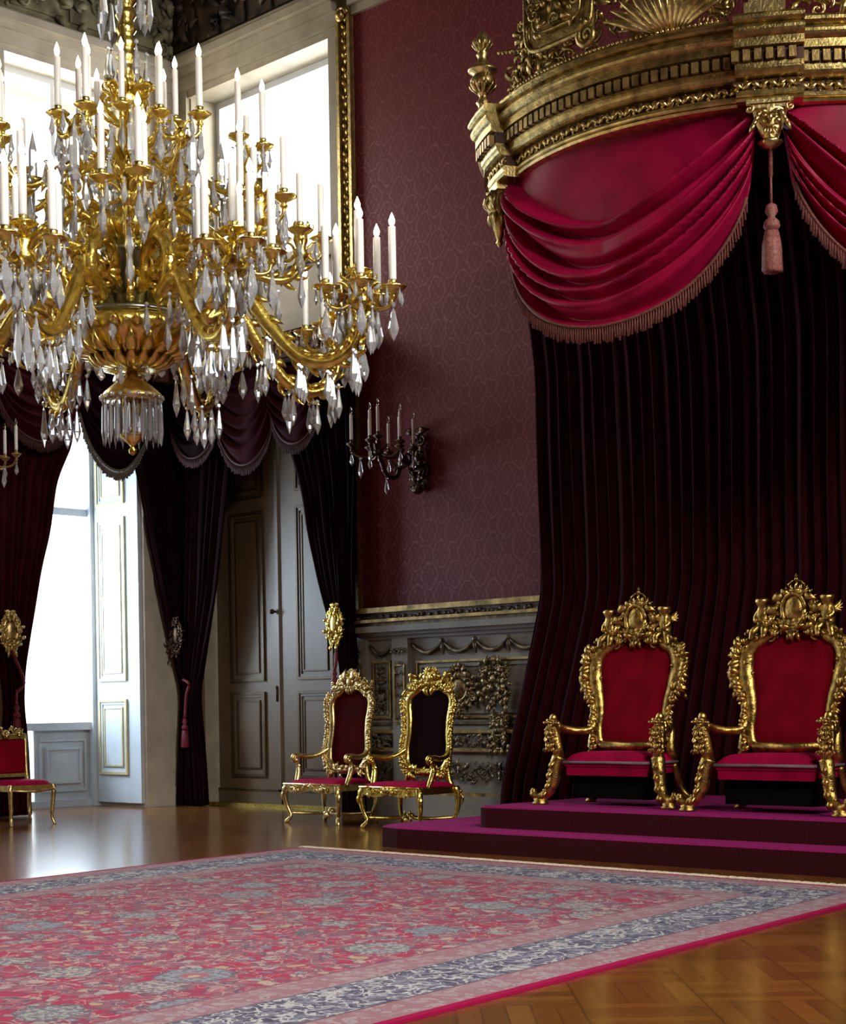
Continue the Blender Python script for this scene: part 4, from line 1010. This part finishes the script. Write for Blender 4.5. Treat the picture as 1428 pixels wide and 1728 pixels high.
def prism_ring(m, c, r, n, L, w, ph=0, tilt=0):
    for k in range(n):
        q = 2*pi*k/n+ph; p = V(c)+V((r*cos(q), r*sin(q), 0)); T0 = m.T
        m.lathe([(.001, -.005), (w*.7, -.02), (w*.3, -.035), (w*.7, -.06), (w, -.75*L), (.001, -L)], 5, p, False)

# shared candle meshes, made once on the first arm and then copied
CHC = V((8.235, -6.78, 0))
CH = thing('chandelier', 'enormous gilt chandelier with candles and crystal drops hanging over the carpet', 'chandelier', CHC)
def light_set(parent, spots, h=.40, r=.021, pr=.075, dl=.24, dr=.032, protos={}):
    """candles, pans and crystal drops as sub-parts of one arm"""
    for i, p in enumerate(spots):
        for nm, mk, mats, dz in (('candle', lambda: candle_mesh(h, r), [WAX, BULB], .04), ('drip_pan', lambda: pan_mesh(pr), [GOLD], 0), ('crystal_pendant', lambda: drop_mesh(dl, dr), [CRYS], -.10)):
            key = (nm, h, dl)
            if key not in protos:
                o = mk().obj(nm, mats, parent); protos[key] = o.data
            else:
                o = bpy.data.objects.new(nm, protos[key]); COL.objects.link(o); o.parent = parent
            o.location = V(p)+V((0, 0, dz))
def big_arm():
    m = M(); cx_, cz_, rr = .44, 4.29, .225
    P = [V((.13, 0, 4.12)), V((.2, 0, 4.08)), V((.42, 0, 4.06))]
    P = []
    for k in range(26):
        q = radians(-100-330*k/25+0); rad = rr*(.42+.58*min(1, k/10))
        P.append(V((cx_+rad*cos(q)*1.0, 0, cz_+rad*sin(q))))
    tail = smoothpath([P[-1], (.80, 0, 4.17), (1.0, 0, 3.93), (1.2, 0, 3.70), (1.40, 0, 3.64), (1.56, 0, 3.72), (1.64, 0, 3.88), (1.63, 0, 4.0)], 6)
    path = P+tail[1:]; n = len(path)
    m.tube(path, [.028+.022*sin(pi*min(1, i/n*1.1)) for i in range(n)], 9, 1, (0, 1, 0))
    # acanthus along the arm
    for i in range(3, n-3, 3):
        t = (path[i+2]-path[i-2]).normalized(); nn = V((0, 1, 0)).cross(t)
        for s in (-1, 1): leaf(m, path[i]+nn*.02*s, t+nn*.55*s, V((0, s, 0)), .13, .03, .6, 5)
    for k in range(5):
        q = radians(20+50*k); leaf(m, (.44, 0, 4.27), (cos(q), 0, sin(q)), (0, 1, 0), .15, .032, .6); leaf(m, (.44, 0, 4.27), (cos(q), .6, sin(q)), (0, 1, 0), .13, .03, .6)
    m.ball((.44, 0, 4.27), .05); m.tube([(.12, 0, 4.2), (.25, 0, 4.28)], .03, 8); 
    # cluster hub
    m.lathe([(.03, 3.98), (.06, 4.0), (.09, 4.05), (.05, 4.1), (.08, 4.14), (.04, 4.17), (.03, 4.18), (.045, 4.2), (.02, 4.22)], 12, (1.63, 0, 0))
    spots = [(1.63, 0, 4.26)]
    for k in range(5):
        q = 2*pi*k/5; c_, s_ = cos(q), sin(q); e = (1.63+.235*c_, .235*s_, 4.13)
        m.tube(smoothpath([(1.63+.03*c_, .03*s_, 4.06), (1.63+.12*c_, .12*s_, 3.99), (1.63+.21*c_, .21*s_, 4.0), (e[0], e[1], 4.08)], 5), .014, 6)
        leaf(m, (1.63+.05*c_, .05*s_, 4.08), (c_, s_, .6), (0, 0, 1), .14, .028, .7, 5); spots.append(e)
    for k in range(6):
        q = 2*pi*k/6+.5; leaf(m, (1.63, 0, 4.15), (cos(q), sin(q), .9), (cos(q), sin(q), 0), .15, .03, .8, 5)
    o = m.obj('arm', GOLD, CH); light_set(o, spots, .38, .026, .09, .27, .037); return o
def mid_arm():
    m = M(); R0, Z0 = 1.22, 4.50
    path = smoothpath([(.16, 0, 4.62), (.35, 0, 4.78), (.6, 0, 4.66), (.85, 0, 4.40), (1.08, 0, 4.34), (1.2, 0, 4.42), (R0, 0, 4.52)], 6); n = len(path)
    m.tube(path, [.034-.008*i/n for i in range(n)], 8, 1, (0, 1, 0))
    for i in range(3, n-3, 3):
        t = (path[i+2]-path[i-2]).normalized(); nn = V((0, 1, 0)).cross(t)
        for s in (-1, 1): leaf(m, path[i], t+nn*.8*s, V((0, s, 0)), .12, .026, .6, 5)
    scroll(m, (.5, 0, 4.88), V((1, 0, 0)), V((0, 0, 1)), .10, .024, 1.3, 3.2, -1)
    m.lathe([(.03, 4.48), (.06, 4.53), (.035, 4.58), (.055, 4.63), (.05, 4.68), (.02, 4.72), (.02, 4.8)], 10, (R0, 0, 0)); spots = []
    for k in range(6): q = 2*pi*k/6; leaf(m, (R0, 0, 4.66), (cos(q), sin(q), 1.3), (cos(q), sin(q), 0), .13, .026, .8, 5)
    for k in range(3):
        q = 2*pi*k/3+.4; c_, s_ = cos(q), sin(q); e = (R0+.17*c_, .17*s_, 4.67)
        m.tube(smoothpath([(R0+.03*c_, .03*s_, 4.56), (R0+.1*c_, .1*s_, 4.5), (R0+.16*c_, .16*s_, 4.54), (e[0], e[1], 4.62)], 5), .013, 6); spots.append(e)
        leaf(m, (R0+.04*c_, .04*s_, 4.56), (c_, s_, .5), (0, 0, 1), .12, .026, .7, 5)
    o = m.obj('arm', GOLD, CH); light_set(o, spots, .36, .024, .085, .25, .033); return o
def high_arm():
    m = M(); R0 = .92
    path = smoothpath([(.10, 0, 5.0), (.3, 0, 5.14), (.5, 0, 5.02), (.72, 0, 4.88), (.86, 0, 4.94), (R0, 0, 5.04)], 6); n = len(path)
    m.tube(path, [.028-.008*i/n for i in range(n)], 8, 1, (0, 1, 0))
    for i in range(3, n-3, 4):
        t = (path[i+2]-path[i-2]).normalized(); nn = V((0, 1, 0)).cross(t)
        for s in (-1, 1): leaf(m, path[i], t+nn*.8*s, V((0, s, 0)), .10, .022, .6, 5)
    m.lathe([(.02, 5.02), (.045, 5.06), (.02, 5.12)], 10, (R0, 0, 0)); spots = []
    for k in range(2):
        q = pi*k+1.2; c_, s_ = cos(q), sin(q); e = (R0+.13*c_, .13*s_, 5.22)
        m.tube(smoothpath([(R0, 0, 5.08), (R0+.07*c_, .07*s_, 5.05), (R0+.13*c_, .13*s_, 5.1), (e[0], e[1], 5.17)], 5), [.02]*8+[.014]*8, 6); spots.append(e)
        leaf(m, (R0, 0, 5.08), (c_, s_, 1), (0, 0, 1), .12, .026, .7, 5)
    o = m.obj('arm', GOLD, CH); light_set(o, spots, .34, .023, .075, .23, .03); return o
def top_arm():
    m = M(); R0 = .34
    path = smoothpath([(.06, 0, 5.28), (.16, 0, 5.2), (.28, 0, 5.24), (R0, 0, 5.36)], 6); n = len(path)
    m.tube(path, .018, 7, 1, (0, 1, 0)); leaf(m, (.1, 0, 5.25), (1, 0, .6), (0, 0, 1), .15, .03, .6)
    leaf(m, (R0-.05, 0, 5.27), (1, 0, 1), (0, 0, 1), .12, .024, .6)
    o = m.obj('arm', GOLD, CH); light_set(o, [(R0, 0, 5.44)], .34, .022, .07, .22, .028); return o
for fn, n, ph in ((big_arm, 8, -13.5), (mid_arm, 8, 9), (high_arm, 8, -14), (top_arm, 8, 3)):
    first = fn(); first.rotation_euler = (0, 0, radians(ph)); first.scale = (1.03, 1.03, 1) if fn == big_arm else (1, 1, 1)
    for k in range(1, n):
        c = dup(first, CH); c.rotation_euler = (0, 0, radians(ph+360*k/n))
# body
m = M()
m.lathe([(.004, 3.07), (.025, 3.085), (.03, 3.11), (.012, 3.13), (.03, 3.15), (.085, 3.2), (.09, 3.22), (.06, 3.235)], 16, (0, 0, 0), True, 8, .05)
m.lathe([(.03, 3.22), (.03, 3.3), (.09, 3.42), (.04, 3.5), (.02, 3.6)], 16); m.obj('bottom_finial', GOLD, CH)
m = M(); m.lathe([(.215, 3.46), (.22, 3.48), (.20, 3.51), (.12, 3.58), (.05, 3.62), (.04, 3.68)], 28, (0, 0, 0), True, 14, .02)
m.obj('crystal_basket_dome', GOLDP, CH)
m = M(); prism_ring(m, (0, 0, 3.47), .205, 22, .33, .014); prism_ring(m, (0, 0, 3.46), .13, 14, .28, .014, .1)
for k in range(22): q = 2*pi*k/22+.14; m.ball((.215*cos(q), .215*sin(q), 3.475), .017, 6, 4)
tag(m.obj('crystal_basket', CRYS, CH), kind='stuff')
m = M(); m.lathe([(.04, 3.66), (.12, 3.68), (.24, 3.74), (.36, 3.84), (.43, 3.95), (.42, 4.0), (.36, 4.03), (.1, 4.04)], 48, (0, 0, 0), True, 16, .03)
for k in range(20):
    q = 2*pi*k/20
    for r0, z0, L in ((.12, 3.68, .26), (.26, 3.76, .22)):
        leaf(m, (r0*cos(q), r0*sin(q), z0), (cos(q), sin(q), .75), (cos(q)*.6, sin(q)*.6, -.8), L, .045, .5, 6)
    leaf(m, (.40*cos(q+.1), .40*sin(q+.1), 3.9), (cos(q), sin(q), .9), (cos(q), sin(q), -.3), .13, .04, .7, 5)
m.obj('acanthus_bowl', GOLD, CH)
m = M(); m.lathe([(.36, 4.03), (.375, 4.05), (.36, 4.075), (.2, 4.09), (.15, 4.12), (.145, 4.46), (.2, 4.49), (.21, 4.52), (.1, 4.53)], 36); m.obj('column', SILV, CH)
for k in range(6):
    q = radians(-36+60+60*k); m = M(); cc = V((cos(q), sin(q), 0)); up = V((0, 0, 1)); pts = []; rad = []
    for i in range(44):
        t = i/43; a = radians(-60+620*t); r_ = .205*(1-.80*t**1.25); pts.append(cc*.37+up*4.29+cc*(-r_*cos(a))+up*(r_*sin(a))); rad.append(.036*(1-.55*t))
    m.tube(pts, rad, 9, .8, V((-cc.y, cc.x, 0)))
    for i in range(4, 40, 4): leaf(m, pts[i], (pts[i+1]-pts[i-1]).normalized()+(pts[i]-(cc*.37+up*4.29)).normalized()*.4, (pts[i]-(cc*.37+up*4.29)), .10, .026, .6, 5)
    for w in range(5): leaf(m, cc*.37+up*4.24, cc*cos(w*1.25)+up*sin(w*1.25), V((-cc.y, cc.x, 0)), .11, .026, .6, 5)
    m.obj('scroll_bracket', GOLD, CH)
m = M(); m.lathe([(.12, 4.52), (.2, 4.55), (.27, 4.62), (.29, 4.70), (.25, 4.76), (.18, 4.79)], 36, (0, 0, 0), True, 18, .04)
for k in range(18): q = 2*pi*k/18; leaf(m, (.2*cos(q), .2*sin(q), 4.55), (cos(q)*.8, sin(q)*.8, 1), (cos(q), sin(q), -.3), .2, .035, .6, 5)
m.obj('urn', GOLD, CH)
m = M(); m.lathe([(.18, 4.79), (.175, 4.82), (.12, 4.85), (.08, 4.9), (.1, 4.92), (.05, 4.94)], 30); m.obj('urn_lid', SILV, CH)
m = M(); m.lathe([(.05, 4.92), (.09, 4.97), (.12, 5.03), (.07, 5.1), (.06, 5.2), (.1, 5.26), (.07, 5.32), (.06, 5.45), (.05, 5.5), (.085, 5.56), (.09, 5.62), (.06, 5.68)], 24, (0, 0, 0), True, 8, .06)
for z, r, n, L in ((4.95, .05, 10, .2), (5.15, .05, 10, .18), (5.4, .05, 8, .2), (5.6, .06, 8, .16)):
    for k in range(n): q = 2*pi*k/n; leaf(m, (r*cos(q), r*sin(q), z), (cos(q)*.7, sin(q)*.7, 1), (cos(q), sin(q), 0), L, .04, .8, 5)
for s in (0, 1, 2, 3):
    q = s*pi/2+.3; c_, s_ = cos(q), sin(q); scroll(m, (.16*c_, .16*s_, 5.62), V((c_, s_, 0)), V((0, 0, 1)), .07, .02, 1.3, 0, 1)
m.obj('foliate_stem', GOLD, CH)
m = M(); pr = []
for k in range(60): z = 5.66+k*.1; pr += [(.055, z), (.075, z+.03), (.06, z+.06)]
m.lathe(pr, 16); m.obj('stem', GOLD, CH)
# crystals: chains and prisms hung from the stem, arms and hub rings (too many to count)
m = M(); rnd = random.Random(17)
def pend(m, p, L, r, T=None):
    p = V(p)
    m.lathe([(.001, 0), (r*.5, -.04*L), (r*.55, -.09*L), (.002, -.14*L), (r*.3, -.2*L), (r*.65, -.45*L), (r, -.7*L), (r*.6, -.85*L), (.001, -L)], 6, p, False)
for z, r, n, L in ((6.42, .17, 8, .36), (6.98, .34, 10, .36), (5.98, .14, 7, .3), (5.30, .42, 14, .26), (5.1, .30, 12, .26), (4.98, .70, 16, .24), (4.70, .55, 14, .24), (4.02, .44, 14, .22), (3.70, .22, 6, .12)):
    for k in range(n): q = 2*pi*(k+rnd.uniform(-.2, .2))/n; pend(m, (r*cos(q), r*sin(q), z+rnd.uniform(-.05, .05)), L*rnd.uniform(.8, 1.15), .03)
for k in range(8):                     # under the big arms and around their clusters
    q0 = radians(-13.5+45*k); c_, s_ = 1.03*cos(q0), 1.03*sin(q0)
    for rho, z, L in ((.8, 4.05, .26), (1.0, 3.84, .30), (1.22, 3.64, .30), (1.42, 3.58, .26), (1.6, 3.72, .34), (1.72, 3.94, .26), (1.5, 3.98, .24)):
        for off in (-.06, 0, .06): pend(m, (rho*c_-s_*off, rho*s_+c_*off, z), L*rnd.uniform(.75, 1.1), .03)
    for j in range(10):
        q = 2*pi*j/10; pend(m, (1.63*c_+.13*cos(q), 1.63*s_+.13*sin(q), 4.0), .17, .022)
    for j in range(5):
        q = q0+2*pi*j/5; bx_, by_ = 1.63*c_+.235*cos(q), 1.63*s_+.235*sin(q)
        for i in range(5): w = 2*pi*i/5; pend(m, (bx_+.075*cos(w), by_+.075*sin(w), 4.125), .12, .016)
    q0 = radians(9+45*k); c_, s_ = cos(q0), sin(q0)
    for rho, z, L in ((.6, 4.56, .24), (.85, 4.34, .26), (1.05, 4.28, .26), (1.22, 4.42, .28)): pend(m, (rho*c_, rho*s_, z), L, .03)
    for j in range(8): q = 2*pi*j/8; pend(m, (1.22*c_+.17*cos(q), 1.22*s_+.17*sin(q), 4.62), .17, .022)
    q0 = radians(-14+45*k); c_, s_ = cos(q0), sin(q0)
    for rho, z, L in ((.5, 4.96, .2), (.72, 4.84, .24), (.92, 4.98, .26)): pend(m, (rho*c_, rho*s_, z), L, .03)
    for j in range(6): q = 2*pi*j/6; pend(m, (.92*c_+.13*cos(q), .92*s_+.13*sin(q), 5.17), .14, .02)
tag(m.obj('hanging_crystals', CRYS, CH), kind='stuff')
# crystal spires standing between the candles
m = M()
for k in range(16):
    q = 2*pi*k/16+.2; r = 1.0 if k % 2 else .66; z = 4.72 if k % 2 else 4.92
    m.lathe([(.02, z), (.045, z+.03), (.015, z+.07), (.03, z+.1), (.028, z+.28), (.012, z+.36), (.001, z+.42)], 6, (r*cos(q), r*sin(q), 0), False)
    m.lathe([(.012, z-.35), (.012, z)], 6, (r*cos(q), r*sin(q), 0))
tag(m.obj('crystal_spires', CRYS, CH), kind='stuff')

# wall sconces
def make_sconce(W, a, z, label, gold):
    U = W(1, 0, 0)-W(0, 0, 0); N = W(0, 1, 0)-W(0, 0, 0)
    t = thing('wall_sconce', label, 'sconce', W(a, .03, z), 0, 'branched wall sconces')
    m = M(); carve(m, N*.05, U, (0, 0, 1), N, .10, .36, 26, 14, .11); m.tube([N*.03+V((0, 0, -.38)), N*.06, N*.04+V((0, 0, .36))], [.02, .07, .02], 8, .5, N)
    m.ball(N*.05+V((0, 0, -.32)), .05); m.obj('backplate', gold, t)
    m = M(); P = smoothpath([N*.05+V((0, 0, -.02)), N*.18+V((0, 0, -.12)), N*.30+V((0, 0, .02)), N*.42+V((0, 0, -.22)), N*.58+V((0, 0, -.20)), N*.68+V((0, 0, 0)), N*.70+V((0, 0, .08))], 6)
    m.tube(P, .026, 8, 1, U); scroll(m, N*.25+V((0, 0, .02)), N, V((0, 0, 1)), .1, .022, 1.3, 1, -1)
    for i in range(3, len(P)-2, 4): leaf(m, P[i], (P[i+1]-P[i-1]).normalized()+V((0, 0, .6)), N, .12, .026, .7, 5)
    spots = [N*.70+V((0, 0, .22))]
    hub = N*.70+V((0, 0, .04)); m.lathe([(.03, -.05), (.06, 0), (.03, .05), (.03, .12)], 10, hub)
    for k in range(5):
        q = 2*pi*k/5+.5; d = N*cos(q)+U*sin(q); e = hub+d*.30+V((0, 0, .02)); m.tube(smoothpath([hub, hub+d*.12+V((0, 0, -.06)), hub+d*.24+V((0, 0, -.05)), e], 5), .014, 6); spots.append(e+V((0, 0, .07)))
        leaf(m, hub+d*.05, d+V((0, 0, .5)), V((0, 0, 1)), .12, .026, .7, 5)
    for s in (-1, 1):
        e = N*.34+U*(.20*s)+V((0, 0, .02)); m.tube(smoothpath([N*.22+V((0, 0, -.06)), N*.28+U*(.1*s)+V((0, 0, -.1)), e], 5), .014, 6); spots.append(e+V((0, 0, .07)))
    m.obj('branch', gold, t)
    cd = candle_mesh(.29, .019); pm = pan_mesh(.055); dm = drop_mesh(.16, .026); pr = {}
    for p in spots:
        for nm, mm, mats, dz in (('candle', cd, [WAX, BULBOFF], .04), ('drip_pan', pm, [gold], 0), ('crystal_pendant', dm, [CRYS], -.09)):
            if nm not in pr: o = mm.obj(nm, mats, t); pr[nm] = o.data
            else: o = bpy.data.objects.new(nm, pr[nm]); COL.objects.link(o); o.parent = t
            o.location = p+V((0, 0, dz))
    m = M(); pend(m, N*.58+V((0, 0, -.24)), .2, .03); pend(m, N*.98+V((0, 0, -.05)), .24, .03); m.obj('crystal_cluster', CRYS, t)
    return t
make_sconce(BK, 4.52, 4.08, 'dark bronze candle sconce on the red damask wall', BRONZE)
make_sconce(LF, 3.35, 4.15, 'candle sconce on the pier beside the bright window, under the chandelier', GOLDD)

# ================================================================== CARPET
def carpet():
    A = V((6.71, -3.93, 0)); U = V((1, -.012, 0)).normalized(); Wd = V((.13, -1, 0)).normalized(); h = .016
    m = M(); n1, n2 = 40, 60
    P = lambda u, v, z: A+U*u+Wd*v+V((0, 0, z))
    vs = []; uv = []
    for i in range(n1+1):
        for j in range(n2+1): vs.append(P(RW*i/n1, RL*j/n2, h)); uv.append((RW*i/n1, RL*j/n2))
    m.add(vs, [(i*(n2+1)+j, (i+1)*(n2+1)+j, (i+1)*(n2+1)+j+1, i*(n2+1)+j+1) for i in range(n1) for j in range(n2)], True)
    c = [(0, 0), (RW, 0), (RW, RL), (0, RL)]
    m.add([P(u, v, h) for u, v in c]+[P(u, v, .001) for u, v in c], [(i, (i+1) % 4, (i+1) % 4+4, i+4) for i in range(4)]+[(4, 5, 6, 7)], False); uv += c+c
    m.uv = uv; o = m.obj('persian_carpet', RUG); tag(o, 'large crimson Persian carpet with blue-grey floral border on the parquet', 'carpet')
    m = M(); rnd = random.Random(2)
    for i in range(520):
        p = P(RW*(i+.5)/520, 0, .016); q = p-Wd*rnd.uniform(.06, .14)+U*rnd.uniform(-.02, .02); q.z = .010; m.tube([p+Wd*.012, (p+q)/2+V((0, 0, .004)), q], [.009, .009, .007], 4, .8)
    tag(m.obj('fringe', CRE, o), 'cream knotted fringe', None, None, 'stuff')
carpet()
